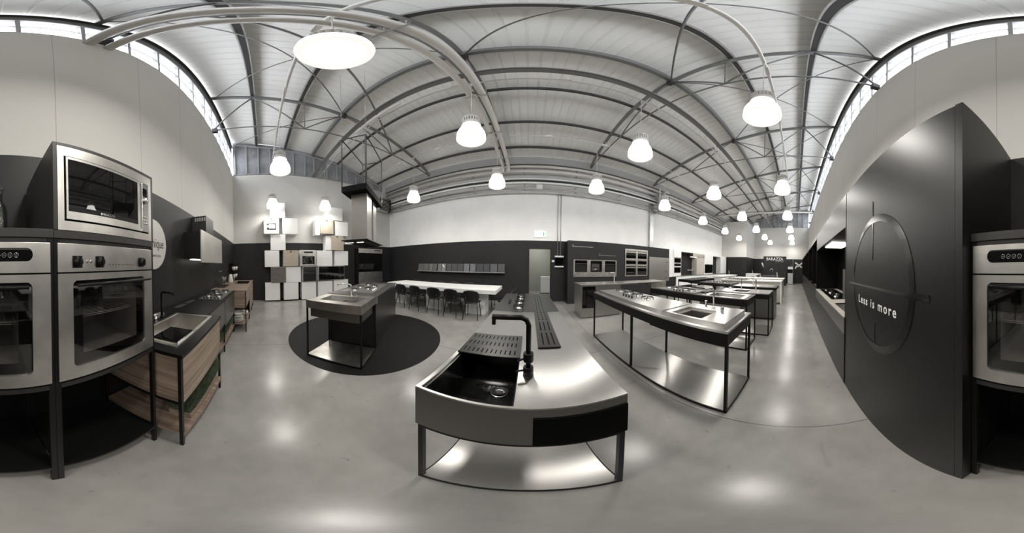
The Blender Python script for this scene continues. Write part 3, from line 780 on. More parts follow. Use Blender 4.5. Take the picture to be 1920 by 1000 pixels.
# steel bench near the appliance wall
t = thing('kitchen_bench', 'long cantilevered stainless bench in front of the appliance wall', 'kitchen bench', (3.1, 5.0, 0))
MB().box(1.46, 4.66, .885, 4.85, 5.40, .92).build('worktop', 'steel', t, bevel=.002)
MB().box(1.47, 4.68, 0.02, 2.80, 5.38, .885).build('base', 'steelV', t)
MB().box(1.52, 4.672, .28, 1.93, 4.68, .865).build('inset_panel', 'blackg', t)
MB().box(4.2, 4.8, .68, 5.0, 5.3, .884).build('drawer_box', 'steel', t)
MB().box(1.5, 4.70, 0, 2.76, 5.35, .02).build('plinth', 'black', t)
MB().box(3.5, 4.652, .875, 4.85, 4.66, .905).build('handle_rail', 'chrome', t)
faucet(t, 2.85, 5.22, .92, .29, -.16, 0, .018, 'steelV')
t = bench(5.95, 4.2, 8.05, 4.95, 'dark floating bench with gas burners beside the appliance wall', top='lam', apron='blackm', az=.82, shelf=False, mids=0)
for k in range(5): burner(t, 6.6 + .28 * k, 4.6, .92, .04)
MB().prism([(6.4, .82), (6.6, .72), (7.0, .72), (7.2, .82)], 'y', 4.4, 4.8).build('burner_tray', 'black', t)
t = thing('kitchen_counter', 'long white counter near the white wall units', 'counter', (11.1, 4.95, 0))
MB().box(9.9, 4.62, 0, 12.5, 5.25, .88).build('body', 'white', t)
MB().box(9.75, 4.55, .88, 12.6, 5.3, .93).build('worktop', 'whitem', t)
faucet(t, 12.0, 5.0, .93, .28, -.15, 0, .013)
faucet(t, 10.4, 5.15, .93, .3, .25, 0, .013)
t = thing('drawer_unit', 'white drawer unit with tap near the boxed corner wall', 'cabinet', (14.2, 3.6, 0))
MB().box(13.9, 3.2, .6, 14.6, 4.25, 1.0).build('body', 'white', t)
MB().box(14.1, 3.3, 0, 14.5, 4.1, .6).build('plinth', 'lam', t)
for z in (.79,): MB().box(13.89, 3.3, z, 13.9, 4.15, z + .01).build('drawer_handle', 'inkdk', t)
faucet(t, 14.2, 3.72, 1.0, .25, -.1, 0, .012)

# ---------------------------------------------------------------- lettered sign panel, end of hall
t = thing('sign_panel', 'freestanding dark panel with large silver letters at the far end of the hall', 'sign', (15.6, 2.0, 0))
MB().box(15.58, .93, 0, 15.72, 3.06, 2.42).build('panel', 'wainsN', t)
text('BARAZZA', .36, 'silver', t, (15.565, 2.0, 2.19), 'E', sx=.98, ext=.01, bold=.004)
m = MB()
for k in range(14):
    if k not in (3, 7, 9): m.box(15.57, 1.95 - .055 * k, 1.955, 15.578, 1.95 - .055 * k - .04, 2.0)
m.build('small_lettering', 'silver', t)
t = thing('display_cabinet', 'white cabinet with glass edge right of the lettered panel', 'cabinet', (17.3, .6, 0))
MB().box(17.1, .36, .03, 17.5, .86, 1.0).build('body', 'white', t)
MB().box(17.15, .4, 0, 17.45, .8, .03).build('plinth', 'black', t)
t = thing('washbasin', 'small white basin box on the end wall above the white cabinet', 'basin', (17.9, .62, 1.4))
MB().box(17.6, .36, 1.36, XE, .88, 1.60).build('basin', 'white', t); faucet(t, 17.85, .55, 1.60, .2, -.1, 0, .01)
t = thing('glass_screen', 'upright narrow glass screen beside the white cabinet at the hall end', 'glass screen', (17.5, .33, 1.2))
MB().box(16.9, .325, 0, 18.15, .337, 2.42).build('pane', 'cglass', t); MB().box(16.88, .32, 0, 16.9, .342, 2.42).build('edge_strip', 'galv', t)
t = thing('wall_picture', 'black and white picture on the dark end wall at the far right', 'picture', (18.15, -.25, 1.35))
MB().box(18.17, -.64, 1.36, XE, .14, 2.08).build('canvas', 'lam', t)
m = MB()
m.bar((18.165, .12, 2.0), (18.165, -.58, 1.55), .004, .13).bar((18.165, -.60, 1.98), (18.165, -.1, 1.60), .004, .11).bar((18.165, -.02, 1.72), (18.165, .12, 1.42), .004, .12)
m.build('pale_motif', 'ink', t)
t = thing('wall_picture', 'dark picture with a pale flame-like shape left of the lettered panel', 'picture', (18.15, 3.9, 1.35))
MB().box(18.17, 3.3, 1.4, XE, 4.3, 2.1).build('canvas', 'lam', t)
MB().bar((18.165, 3.75, 1.95), (18.165, 3.5, 1.5), .004, .14).build('pale_motif', 'ink', t)

# ---------------------------------------------------------------- appliance wall at the back
def oven(t, x, z, w_, h_, y=0, kind='std'):
    """front faces -y at plane y, built in the frame of thing t"""
    b = .018
    if kind == 'std':
        ph = h_ * .24
        MB().box(x, y - .016, z + h_ - ph, x + w_, y + .02, z + h_).build('control_panel', 'steel', t, bevel=.002)
        MB().box(x + w_ * .2, y - .019, z + h_ - ph * .75, x + w_ * .8, y - .0165, z + h_ - ph * .25).build('display', 'blackg', t)
        hd = h_ - ph - .006
        d = MB().holes(x, z, x + w_, z + hd, [(x + w_ * .09, z + hd * .12, x + w_ * .91, z + hd * .84)], y - .016, y + .01, P=lambda a, c, e: (a, e, c)).build('door', 'steel', t)
        MB().box(x + w_ * .09, y - .012, z + hd * .12, x + w_ * .91, y - .002, z + hd * .84).build('glass', 'blackg', d)
        MB().box(x + w_ * .05, y - .05, z + hd * .88, x + w_ * .95, y - .035, z + hd * .93).box(x + w_ * .08, y - .036, z + hd * .89, x + w_ * .11, y - .015, z + hd * .92).box(x + w_ * .89, y - .036, z + hd * .89, x + w_ * .92, y - .015, z + hd * .92).build('handle', 'chrome', d)

YF = 6.60
t = thing('appliance_wall', 'tall charcoal cabinet wall holding the steel ovens along the back', 'cabinet wall', (4.3, 6.85, 0))
A1 = (1.76, 1.13, 3.70, 1.61); A2 = (4.16, 1.0, 5.48, 2.12)
MB().holes(1.52, 0, 7.10, 2.315, [(1.80, 1.14, 3.68, 1.60), (4.20, 1.02, 5.45, 2.10)], YF, YF + .02, P=lambda a, c, e: (a, e, c)).build('front', 'wainsN', t)
MB().box(1.52, YF + .02, 0, 1.54, YN - .002, 2.315).box(7.08, YF + .02, 0, 7.10, YN - .002, 2.315).box(1.54, YF + .02, 2.295, 7.08, YN - .002, 2.315).box(1.54, YF + .45, 0, 7.08, YF + .47, 2.29).build('carcase', 'lam', t)
for (x0, x1, z) in ((1.70, 2.60, 2.09), (2.85, 3.67, 1.80)):
    m = MB(); x = x0; random.seed(int(x0 * 10))
    while x < x1:
        l = random.uniform(.03, .08); m.box(x, YF - .003, z, min(x1, x + l), YF - .0005, z + .022); x += l + .012
    m.box(x0, YF - .003, z + .05, x0 + .06, YF - .0005, z + .075)
    m.build('small_lettering', 'silver', t)
t = thing('built_in_appliances', 'row of three steel-framed appliances with coffee machine, left in the charcoal wall', 'oven', (2.7, YF, 1.0))
MB().holes(1.75, .985, 3.71, 1.625, [(1.81, 1.17, 2.33, 1.60), (2.48, 1.17, 3.0, 1.60), (3.14, 1.17, 3.66, 1.60)], YF - .022, YF - .002, P=lambda a, c, e: (a, e, c)).build('steel_frame', 'steel', t)
MB().box(1.75, YF - .026, .985, 3.71, YF - .0222, 1.12).build('warming_drawer', 'steel', t)
for (x, nm) in ((1.81, 'oven'), (3.14, 'microwave_oven')):
    b = MB().box(x, YF - .012, 1.17, x + .52, YF + .3, 1.60).build(nm + '_front', 'blackg', t)
    MB().box(x + .01, YF - .04, 1.46, x + .51, YF - .014, 1.485).build('handle', 'chrome', b)
    MB().box(x + .04, YF - .014, 1.20, x + .48, YF - .0122, 1.44).build('window', 'mesh_glass', b)
b = MB().box(2.48, YF + .10, 1.17, 3.0, YF + .3, 1.60).build('coffee_machine', 'lam', t)
MB().holes(2.49, 1.18, 2.99, 1.59, [(2.53, 1.21, 2.95, 1.56)], YF - .02, YF - .004, P=lambda a, c, e: (a, e, c)).build('surround', 'black', b)
MB().box(2.56, YF + .06, 1.22, 2.92, YF + .1, 1.48).box(2.62, YF + .0, 1.36, 2.86, YF + .06, 1.44).lathe(2.74, YF + .03, [(.035, 1.22), (.04, 1.27), (.03, 1.29)], 14).build('brewing_head', 'chrome', b)
t = thing('built_in_appliances', 'tall steel-framed stack of six ovens in two columns in the charcoal wall', 'oven', (4.8, YF, 1.0))
hs = []
for x in (4.21, 4.87):
    for (a, b) in ((1.04, 1.42), (1.50, 1.66), (1.74, 2.07)): hs.append((x, a, x + .56, b))
MB().holes(A2[0], .985, 5.49, 2.135, hs, YF - .022, YF - .002, P=lambda a, c, e: (a, e, c)).build('steel_frame', 'steel', t)
for (x0, z0, x1, z1) in hs:
    b = MB().box(x0, YF - .012, z0, x1, YF + .3, z1).build('oven_front', 'blackg', t)
    MB().box(x0 + .01, YF - .045, z1 - .035, x1 - .01, YF - .024, z1 - .015).build('handle', 'chrome', b)
    if z1 - z0 > .3: MB().box(x0, YF - .015, z1 - .09, x1, YF - .0122, z1 - .045).build('control_strip', 'steel', b)
t = thing('steel_door_panel', 'large plain stainless door panel in the charcoal wall, right of the six ovens', 'panel', (6.35, YF, .7))
MB().box(5.61, YF - .02, .70, 7.10, YF - .001, 1.855).build('panel', 'steelV', t)
MB().box(6.8, YF - .024, 1.62, 6.98, YF - .0205, 1.65).box(6.72, YF - .024, 1.18, 6.92, YF - .0205, 1.20).box(6.7, YF - .024, .82, 6.98, YF - .0205, .85).build('badge', 'chrome', t)
# white units further along
t = thing('white_wall_units', 'run of tall white wall units with dark niches beyond the charcoal wall', 'cabinet wall', (11, 6.85, 0))
m = MB()
m.box(7.5, YF, .90, 8.20, YN - .002, 2.33).box(7.12, YF + .05, .6, 7.5, YN - .002, 2.33)
m.box(10.99, YF, .92, 12.35, YN - .002, 2.33).box(8.20, YF, 2.27, 10.99, YN - .002, 2.33).box(12.35, YF, 2.24, 15.0, YN - .002, 2.33).box(13.8, YF, .92, 15.05, YN - .002, 2.24)
m.build('tall_carcase', 'white', t)
MB().box(7.75, YF - .02, 0, 15.05, YN - .002, .90).build('base_units', 'white', t)
MB().box(7.12, YF + .02, .1, 7.74, YN - .01, .88).build('base_units', 'lam', t)
MB().box(8.2, YF + .45, .90, 10.99, YN - .002, 2.27).box(12.35, YF + .45, .9, 13.8, YN - .002, 2.24).build('niche_back', 'wainsN', t)
MB().box(9.97, YF + .02, .9, 10.99, YF + .45, 2.05).build('niche_panel', 'cream', t)
MB().box(7.75, YF - .05, .90, 15.05, YF + .45, .925).build('worktop', 'steel', t)
m = MB().box(9.5, YF - .0, 2.04, 11.0, YF + .4, 2.27); m.build('hood', 'steel', t)
MB().box(9.3, YF + .03, 2.02, 10.4, YF + .12, 2.038).build('hood_light', 'led', t)
faucet(t, 9.9, YF + .2, .925, .3, -.8, 0, .018)
for (x0, z0, x1, z1) in ((7.55, 1.1, 8.15, 1.40), (7.55, 1.46, 8.15, 1.6), (7.55, 1.64, 8.15, 1.92), (11.05, 1.02, 12.3, 1.62)):
    b = MB().box(x0, YF - .02, z0, x1, YF - .001, z1).build('oven_front', 'blackg', t)
    MB().box(x0 + .02, YF - .05, z1 - .05, x1 - .02, YF - .03, z1 - .02).build('handle', 'chrome', b)

# ---------------------------------------------------------------- sample shelf on the back wall
t = thing('wall_shelf', 'long thin pale shelf on the charcoal wall above the white table', 'shelf', (-3.2, 7.05, 1.1))
MB().box(-5.42, 6.98, 1.085, -1.02, YN, 1.115).build('board', 'galv', t)
bx = [(50, 180), (182, 310), (318, 402), (408, 492), (512, 596), (602, 690), (700, 803), (807, 918), (922, 1038), (1045, 1150), (1165, 1270), (1280, 1408), (1412, 1515), (1525, 1645), (1655, 1775)]
cols_ = ['grey', 'grey', 'photo', 'brown', 'photo2', 'photo3', 'dark', 'dark', 'dark', 'lgrey', 'lgrey', 'dark', 'dark', 'mid', 'dark']
CM = dict(grey=(.10, .10, .10), photo=(.14, .135, .13), brown=(.085, .07, .06), photo2=(.10, .105, .10), photo3=(.16, .15, .14), dark=(.030, .030, .031), lgrey=(.14, .14, .15), mid=(.075, .075, .075))
CL = dict(grey='mid grey', photo='silvery photo', brown='brown-grey photo', photo2='grey-green photo', photo3='bright diagonal photo', dark='near-black', lgrey='light grey', mid='dark grey')
mats_ = {k: mat('brochure_' + k, c, .35) for k, c in CM.items()}
for k, (a, b) in enumerate(bx):
    x0 = -5.40 + (a - 50) / 1725 * 4.38; x1 = -5.40 + (b - 50) / 1725 * 4.38
    t = thing('brochure', '%s cover brochure leaning on the thin wall shelf, %s from its left end' % (CL[cols_[k]], ORD[k]), 'brochure', ((x0 + x1) / 2, 7.08, 1.115), group='brochures on the wall shelf')
    MB().add([(x0 + .005, 7.03, 1.115), (x1 - .005, 7.03, 1.115), (x1 - .005, 7.045, 1.115), (x0 + .005, 7.045, 1.115), (x0 + .005, 7.10, 1.43), (x1 - .005, 7.10, 1.43), (x1 - .005, 7.115, 1.43), (x0 + .005, 7.115, 1.43)],
             [(3, 2, 1, 0), (4, 5, 6, 7), (0, 1, 5, 4), (1, 2, 6, 5), (2, 3, 7, 6), (3, 0, 4, 7)]).build('cover', mats_[cols_[k]], t)
    if cols_[k] == 'photo3':
        MB().add([(x0 + .02, 7.088, 1.40), (x0 + .07, 7.088, 1.40), (x1 - .02, 7.055, 1.22), (x1 - .08, 7.055, 1.20)], [(0, 1, 2, 3)]).build('photo_streak', 'ink', t)
    if cols_[k] in ('dark', 'lgrey', 'mid'):
        MB().box(x1 - .10, 7.075, 1.375, x1 - .05, 7.09, 1.395).build('title', 'silver', t)

# ---------------------------------------------------------------- meeting table and chairs
t = thing('meeting_table', 'long thick white meeting table on box pedestals under the wall shelf', 'table', (-3, 5.2, 0))
MB().box(-5.15, 4.66, .655, -.93, 5.78, .76).build('tabletop', 'whitem', t, bevel=.004)
for (a, b) in ((-4.98, -4.42), (-3.47, -2.86), (-1.95, -1.34)): MB().box(a, 5.0, 0, b, 5.5, .655).build('pedestal', 'whitem', t)
def make_chair():
    t = thing('meeting_chair', 'x', 'chair', local=True, group='black chairs round the white meeting table')
    def shell(f, nu, nv, th, name):
        vs = []; fs = []
        for sgn in (0, 1):
            for i in range(nu + 1):
                for j in range(nv + 1):
                    u, v_ = i / nu * 2 - 1, j / nv * 2 - 1
                    p, n_ = f(u, v_); vs.append([p[q] + n_[q] * th * sgn for q in range(3)])
        w_ = nv + 1; k = (nu + 1) * w_
        for i in range(nu):
            for j in range(nv):
                a = i * w_ + j; fs.append((a, a + w_, a + w_ + 1, a + 1)); fs.append((k + a + 1, k + a + w_ + 1, k + a + w_, k + a))
        for i in range(nu): fs.append((i * w_, k + i * w_, k + (i + 1) * w_, (i + 1) * w_)); fs.append(((i + 1) * w_ + nv, k + (i + 1) * w_ + nv, k + i * w_ + nv, i * w_ + nv))
        for j in range(nv): fs.append((j + 1, k + j + 1, k + j, j)); fs.append((nu * w_ + j, k + nu * w_ + j, k + nu * w_ + j + 1, nu * w_ + j + 1))
        m = MB().add(vs, fs, 0, True); return m.build(name, 'plastic', t)
    def sq(u, v_):   # square to rounded square
        return u * math.sqrt(1 - .36 * v_ * v_), v_ * math.sqrt(1 - .36 * u * u)
    def seat(u, v_):
        a, b = sq(u, v_); return (a * .235, b * .21, .435 + .02 * a * a + .012 * b * b - (.03 * max(0, b) ** 2)), (0, 0, 1)
    def back(u, v_):
        a, b = sq(u, v_); return (a * .24, -.215 - .03 * b - .0 + .05 * a * a, .622 + b * .152), (0, -1, .1)
    shell(seat, 10, 10, .028, 'seat'); shell(back, 10, 8, .024, 'backrest')
    for sx_ in (-1, 1):
        MB().tube([(sx_ * .17, -.15, .43), (sx_ * .215, -.255, 0)], .0115, 8).build('leg', 'black', t)
        MB().tube([(sx_ * .17, .14, .43), (sx_ * .205, .20, 0)], .0115, 8).build('leg', 'black', t)
        MB().tube([(sx_ * .15, -.05, .425), (sx_ * .15, -.19, .44), (sx_ * .14, -.235, .50), (sx_ * .13, -.235, .60)], .009, 8).build('back_support', 'anthr', t)
    MB().tube([(-.17, -.15, .42), (-.17, .14, .42), (.17, .14, .42), (.17, -.15, .42)], .009, 8, closed=True).build('seat_frame', 'anthr', t)
    return t
ch = make_chair()
nearx = [-1.60, -2.22, -2.84, -3.58, -4.25, -4.86]
for k, x in enumerate(nearx):
    lb = 'black chair with its back to the camera, %s from the table end by the island' % ORD[k]
    r = [.06, -.04, .03, -.03, .05, .0][k]
    if k == 0: ch['label'] = lb; ch.location = (x, 4.62, 0); ch.rotation_euler = (0, 0, r)
    else: copy_tree(ch, (x, 4.64 + .01 * k, 0), r, lb)
for k, x in enumerate([-1.5, -2.3, -2.95, -3.65, -4.3, -4.9]):
    copy_tree(ch, (x, 6.02, 0), PI + .03 * (k % 3 - 1), 'black chair on the wall side of the table, %s from the doorway end' % ORD[k])
copy_tree(ch, (-.72, 5.0, 0), PI / 2 + .1, 'black chair at the right end of the table, nearer the camera')
copy_tree(ch, (-.66, 5.6, 0), PI / 2 + .05, 'black chair at the right end of the table, nearer the wall')

# ================================================================ CUBE DISPLAY ON THE LEFT END WALL
def cube(y0, y1, z0, z1, kind, label, fx=-7.3):
    t = thing('wall_cube', label, 'cube cabinet', (fx, y0, z0), PI / 2, group='staggered cube cabinets on the end wall', local=True)
    w_, h_, dp = y1 - y0, z1 - z0, fx - XW - .004
    MB().box(.0, .012, 0, w_, dp, h_).build('body', 'white', t)
    g = .004
    if kind == 'white':
        MB().box(g, -.008, g, w_ - g, .011, h_ - g).build('door', 'white', t, bevel=.002)
    elif kind in ('woodb', 'woodg'):
        MB().box(g, -.02, g, w_ - g, .011, h_ * .83).build('door', kind, t, bevel=.002)
        MB().box(g, -.02, h_ * .835, w_ - g, .011, h_ - g).build('drawer_front', kind, t, bevel=.002)
        MB().box(w_ * .42, -.024, h_ * .88, w_ * .55, -.0205, h_ * .96).build('display', 'inkdk', t)
    elif kind == 'woven':
        d = MB().holes(g, g, w_ - g, h_ * .8, [(w_ * .2, h_ * .24, w_ * .8, h_ * .64)], -.02, .01, P=lambda a, c, e: (a, e, c)).build('door', 'white', t)
        MB().box(w_ * .2, -.012, h_ * .24, w_ * .8, .0, h_ * .64).build('glass', 'mesh_glass', d)
        MB().box(w_ * .35, -.016, h_ * .32, w_ * .75, -.0125, h_ * .58).build('inner_glow_plate', 'chrome', d)  # chrome plate stands in for the lit oven inside; it emits nothing
        MB().box(g, -.02, h_ * .81, w_ - g, .01, h_ - g).build('control_panel', 'white', t)
        MB().box(w_ * .42, -.024, h_ * .86, w_ * .56, -.0205, h_ * .96).build('display', 'inkdk', t)
    elif kind == 'steel':
        oven(t, .02, .02, w_ - .04, h_ - .04, 0, 'std')
    elif kind == 'glass':
        MB().box(g, -.02, g, w_ - g, .01, h_ - g).build('door_frame', 'steel', t)
        MB().box(.02, -.026, .02, w_ - .02, -.0205, h_ - .02).build('glass_door', 'mesh_glass', t)
        MB().box(w_ * .3, -.03, h_ * .9, w_ * .7, -.0265, h_ * .94).build('control_strip', 'anthr', t)
    elif kind == 'wide':
        MB().box(g, -.02, g, w_ - g, .01, h_ - g).build('door_frame', 'steel', t)
        MB().box(.02, -.026, .02, w_ - .02, -.0205, h_ - .02).build('glass_door', 'blackg', t)
        for q in (.22, .75): MB().box(w_ * q, -.029, h_ * .88, w_ * (q + .08), -.0265, h_ * .95).build('control_pad', 'anthr', t)
    return t
cube(.112, .755, .05, .74, 'white', 'white cube cabinet on the floor, leftmost of the bottom row')
cube(.922, 1.567, .05, .74, 'white', 'white cube cabinet on the floor, second in the bottom row')
cube(1.72, 2.385, .03, .735, 'white', 'white cube cabinet in the bottom row under the mirrored glass oven')
cube(2.48, 3.19, .03, .735, 'white', 'white cube cabinet in the bottom row, under the left of the wide black oven')
cube(3.26, 4.022, .03, .76, 'white', 'white cube cabinet at the right end of the bottom row')
cube(.376, 1.013, .745, 1.35, 'woodg', 'dark grey wood fronted cube oven low on the left', -7.28)
cube(1.022, 1.69, .745, 1.35, 'white', 'white cube cabinet between the dark wood cube and the mirrored oven')
cube(1.76, 2.40, .74, 1.36, 'glass', 'mirrored glass cube oven left of the wide black oven', -7.28)
cube(2.48, 3.789, .77, 1.36, 'wide', 'wide black glass oven, double width, in the cube display', -7.26)
cube(.108, .741, 1.36, 2.0, 'white', 'white cube cabinet at the left end of the third row')
cube(.919, 1.574, 1.37, 2.0, 'woodb', 'beige wood fronted cube oven left of the steel cube oven', -7.29)
cube(1.66, 2.381, 1.37, 2.01, 'steel', 'stainless cube oven with a small window in the middle of the display', -7.24)
cube(2.433, 3.195, 1.365, 2.0, 'white', 'white cube cabinet right of the stainless cube oven')
cube(3.32, 4.036, 1.37, 2.0, 'white', 'white cube cabinet at the right end of the third row')
cube(.37, 1.021, 2.01, 2.635, 'white', 'white cube cabinet bridging the dark wall edge in the left stack')
cube(3.13, 3.775, 2.02, 2.645, 'woodb', 'beige wood fronted cube just under the upper beige cube', -7.27)
cube(2.867, 3.122, 2.02, 2.635, 'white', 'narrow white cube beside the lower beige wood cube')
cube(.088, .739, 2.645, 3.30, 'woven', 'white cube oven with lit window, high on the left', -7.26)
cube(.901, 1.559, 2.645, 3.30, 'white', 'white cube cabinet high up, right of the white cube oven')
cube(2.589, 3.234, 2.70, 3.31, 'woodb', 'beige wood fronted cube highest on the right stack', -7.24)
cube(2.365, 2.584, 2.64, 3.30, 'white', 'narrow white cube left of the highest beige cube')
cube(3.349, 4.036, 2.66, 3.295, 'white', 'white cube cabinet high on the right end')
cube(.364, 1.014, 3.305, 3.935, 'white', 'topmost white cube of the left stack, behind a lamp')
cube(2.853, 3.74, 3.32, 3.91, 'white', 'topmost white cube of the right stack, behind a lamp')
o = MB().box(XW, .3, 0, -7.42, 3.9, .045).build('plinth', 'blackm'); tag(o, 'low black plinth under the bottom row of white cubes', 'plinth')
t = thing('tall_oven_unit', 'tall dark appliance unit with steel bands in the corner behind the hood', 'cabinet', (-7.3, 5.43, 0), PI / 2, local=True)
MB().box(-.79, .01, 0, .79, .372, 2.16).build('body', 'lam', t)
MB().box(-.78, -.015, 1.945, .78, .009, 2.15).build('steel_band', 'steel', t)
MB().box(-.78, -.010, 1.06, .78, .009, 1.94).build('glass_door', 'blackg', t)
MB().box(-.78, -.015, .525, .78, .009, 1.05).build('drawer_front', 'steel', t)
MB().box(-.78, -.010, .08, .78, .009, .515).build('lower_door', 'lam', t)
MB().box(.2, -.02, 2.06, .7, -.0155, 2.10).build('display', 'blackg', t)

# ================================================================ ANGLED ISLAND ON THE BLACK DISC, HOOD ABOVE
o = MB().lathe(-3.138, 2.136, [(1.65, .0005), (1.65, .005), (1.645, .006), (0.001, .006)], 96, smooth=False).build('floor_disc', 'mat_black'); tag(o, 'large round black floor disc under the angled island', 'floor disc')
ANG = math.radians(126) - PI / 2       # local +y runs away from the camera
t = thing('kitchen_island', 'angled steel island with open framed sink end on the black disc', 'kitchen island', (-3.138, 2.136, .006), ANG, local=True)
W2 = .475; Lh = 1.43
MB().holes(-W2, -Lh, W2, -.72, [(-.33, -1.27, .35, -.86)], .895, .914).build('sink_worktop', 'steel', t, bevel=.001)
MB().box(-W2, -Lh, .80, W2, -Lh + .012, .895).box(-W2, -.732, .80, W2, -.72, .895).box(-W2, -Lh + .012, .80, -W2 + .012, -.732, .895).box(W2 - .012, -Lh + .012, .80, W2, -.732, .895).build('apron', 'steel', t)
s = MB().holes(-.33, -1.27, .35, -.86, [(-.02, -1.22, .22, -.9)], .865, .87).bowl(-.02, -1.22, .22, -.9, .868, .69).box(-.33, -1.27, .87, -.325, -.86, .91).box(.345, -1.27, .87, .35, -.86, .91).box(-.33, -1.27, .87, .35, -1.265, .91).box(-.33, -.865, .87, .35, -.86, .91).build('sink', 'steelY', t)
MB().box(-.42, -1.38, .665, .44, -.78, .80).build('basin_housing', 'steeldk', t)
faucet(t, .06, -.83, .914, .20, -.24, -.10, .010)
MB().lathe(.16, -.83, [(.018, .914), (.014, .94), (.016, .96), (.001, .965)], 14).box(.16, -.85, .955, .24, -.82, .965).build('mixer_tap', 'chrome', t)
legs(t, [(-W2 + .014, -Lh + .014), (W2 - .014, -Lh + .014), (-W2 + .014, -.74), (W2 - .014, -.74)], .80, .024)
rails(t, -W2, -Lh, W2, -.726, 0, .022)
MB().box(-W2 + .012, -Lh + .012, .022, W2 - .012, -.738, .028).build('bottom_shelf', 'steel', t)
MB().box(-W2 - .03, -.715, .80, W2 + .03, -.70, .925).build('divider_panel', 'steelV', t)
MB().box(-W2 + .02, -.712, 0, W2, -.701, .799).build('divider_front', 'lamS', t)
MB().box(-W2 + .02, -.70, 0, W2 - .0, Lh, .89).build('body', 'steeldk', t)
MB().box(-W2 - .03, -.70, .89, W2 + .03, Lh, .92).build('worktop', 'steeldk', t, bevel=.002)
MB().box(-.38, -.45, .92, .32, .95, .927).build('hob_plate', 'steel', t)
for (x, y, r_) in ((-.12, -.25, .05), (.1, -.02, .04), (-.15, .2, .045), (.12, .42, .045), (-.1, .66, .05)): burner(t, x, y, .927, r_, gm='anthr')
for k in range(4): knob(t, .26, -.2 + .09 * k, .927, h=.03, mt='chrome')
# hood
t = thing('extractor_hood', 'large hanging extractor hood with steel ducts and open black top frame', 'extractor hood', (-3.138, 2.136, 0), ANG, local=True)
a0, a1, u0, u1 = -.40, .80, -.29, .19
MB().box(u0 - .05, a0 - .03, 1.875, u1 + .05, a1 + .03, 1.89).build('glass_canopy', 'mesh_glass', t)
MB().box(u0 + .03, a0 + .05, 1.84, u1 - .03, a1 - .05, 1.875).build('filter_panel', 'anthr', t)
m = MB()
for k in range(10): m.box(u0 + .06, a0 + .10 + .105 * k, 1.835, u1 - .06, a0 + .15 + .105 * k, 1.84)
m.build('filter_grille', 'blackm', t)
for (b0, b1) in ((-.20, -.02), (.06, .2)): MB().box(u0 + b0 + .22, a0 + .015, 1.832, u0 + b1 + .22, a0 + .04, 1.84).build('strip_light', 'led', t)
MB().box(-.20, -.22, 1.89, .16, .10, 2.86).build('duct', 'steelV', t, bevel=.004)
MB().box(-.16, .36, 1.89, .12, .62, 2.86).build('duct', 'steelV', t, bevel=.004)
MB().box(u0 - .03, a0 - .04, 2.84, u1 + .03, a1 + .05, 2.86).box(u0 - .03, a0 - .04, 2.86, u0 - .02, a1 + .05, 2.96).box(u1 + .02, a0 - .04, 2.86, u1 + .03, a1 + .05, 2.96).box(u0 - .02, a0 - .04, 2.86, u1 + .02, a0 - .03, 2.96).box(u0 - .02, a1 + .04, 2.86, u1 + .02, a1 + .05, 2.96).build('top_tray', 'blackm', t)
cs = [(u0 - .02, a0 - .03), (u1 + .02, a0 - .03), (u1 + .02, a1 + .04), (u0 - .02, a1 + .04)]
ZT = 4.15
m = MB()
for (a, b) in cs: m.bar((a, b, 2.9), (a, b, ZT), .018)
for k in range(4): m.bar((*cs[k], ZT), (*cs[(k + 1) % 4], ZT), .018)
m.bar((*cs[1], 2.95), (*cs[1], ZT), .03)
m.build('hanging_frame', 'anthr', t)
for k in range(4):
    yw = 2.136 + math.sin(ANG) * cs[k][0] + math.cos(ANG) * cs[k][1]
    zr = [za + (zb - za) * (yw - ya) / (yb - ya) for (ya, za), (yb, zb) in zip(PROF, PROF[1:]) if ya <= yw <= yb][0]
    MB().tube([(*cs[k], ZT), (*cs[k], zr)], .004, 6).build('hanger_wire', 'galv', t)

# ================================================================ TALL BLACK CABINETS ON THE RIGHT-HAND WALL
YC = -.60
t = thing('tall_cabinet', 'tall satin black cabinet with gloss painted ring and white slogan', 'cabinet', (1.2, -.9, 0))
MB().box(.405, YS + .002, 0, .445, YC, 2.345).build('side_panel', 'lamS', t, bevel=.001)
MB().box(.447, YS + .002, 0, 2.005, YC - .001, 2.335).build('front_panel', 'lamS', t)
def ring(cx, cz, R, y):
    m = MB(); n = 96; vs = []
    for k in range(n):
        a = 2 * PI * k / n
        c = .5 - .5 * math.cos(a)            # 0 at +x side
        wv = .052 * (1 - .72 * max(0, math.cos(a)))
        if math.sin(a) < -.2 and math.cos(a) < 0: wv *= 1.1
        for rr in (R - wv / 2, R + wv / 2): vs.append((cx + rr * math.cos(a), y, cz + rr * math.sin(a)))
    fs = [(2 * k, 2 * k + 1, (2 * k + 3) % (2 * n), (2 * k + 2) % (2 * n)) for k in range(n)]
    return m.add(vs, fs)
m = ring(1.215, 1.345, .475, YC + .002)
m.box(1.245, YC - .0, 1.52, 1.257, YC + .0022, 1.97).box(1.84, YC, 1.308, .60, YC + .0024, 1.326).box(1.20, YC, .89, 1.212, YC + .0022, 1.06).box(.60, YC, 1.300, .80, YC + .0026, 1.334)
m.build('painted_ring', 'ringgloss', t)
text('Less is more', .094, 'ink', t, (1.22, YC + .003, 1.195), 'S', sx=1.0, ext=.001, bold=.0012, gap=1.34)
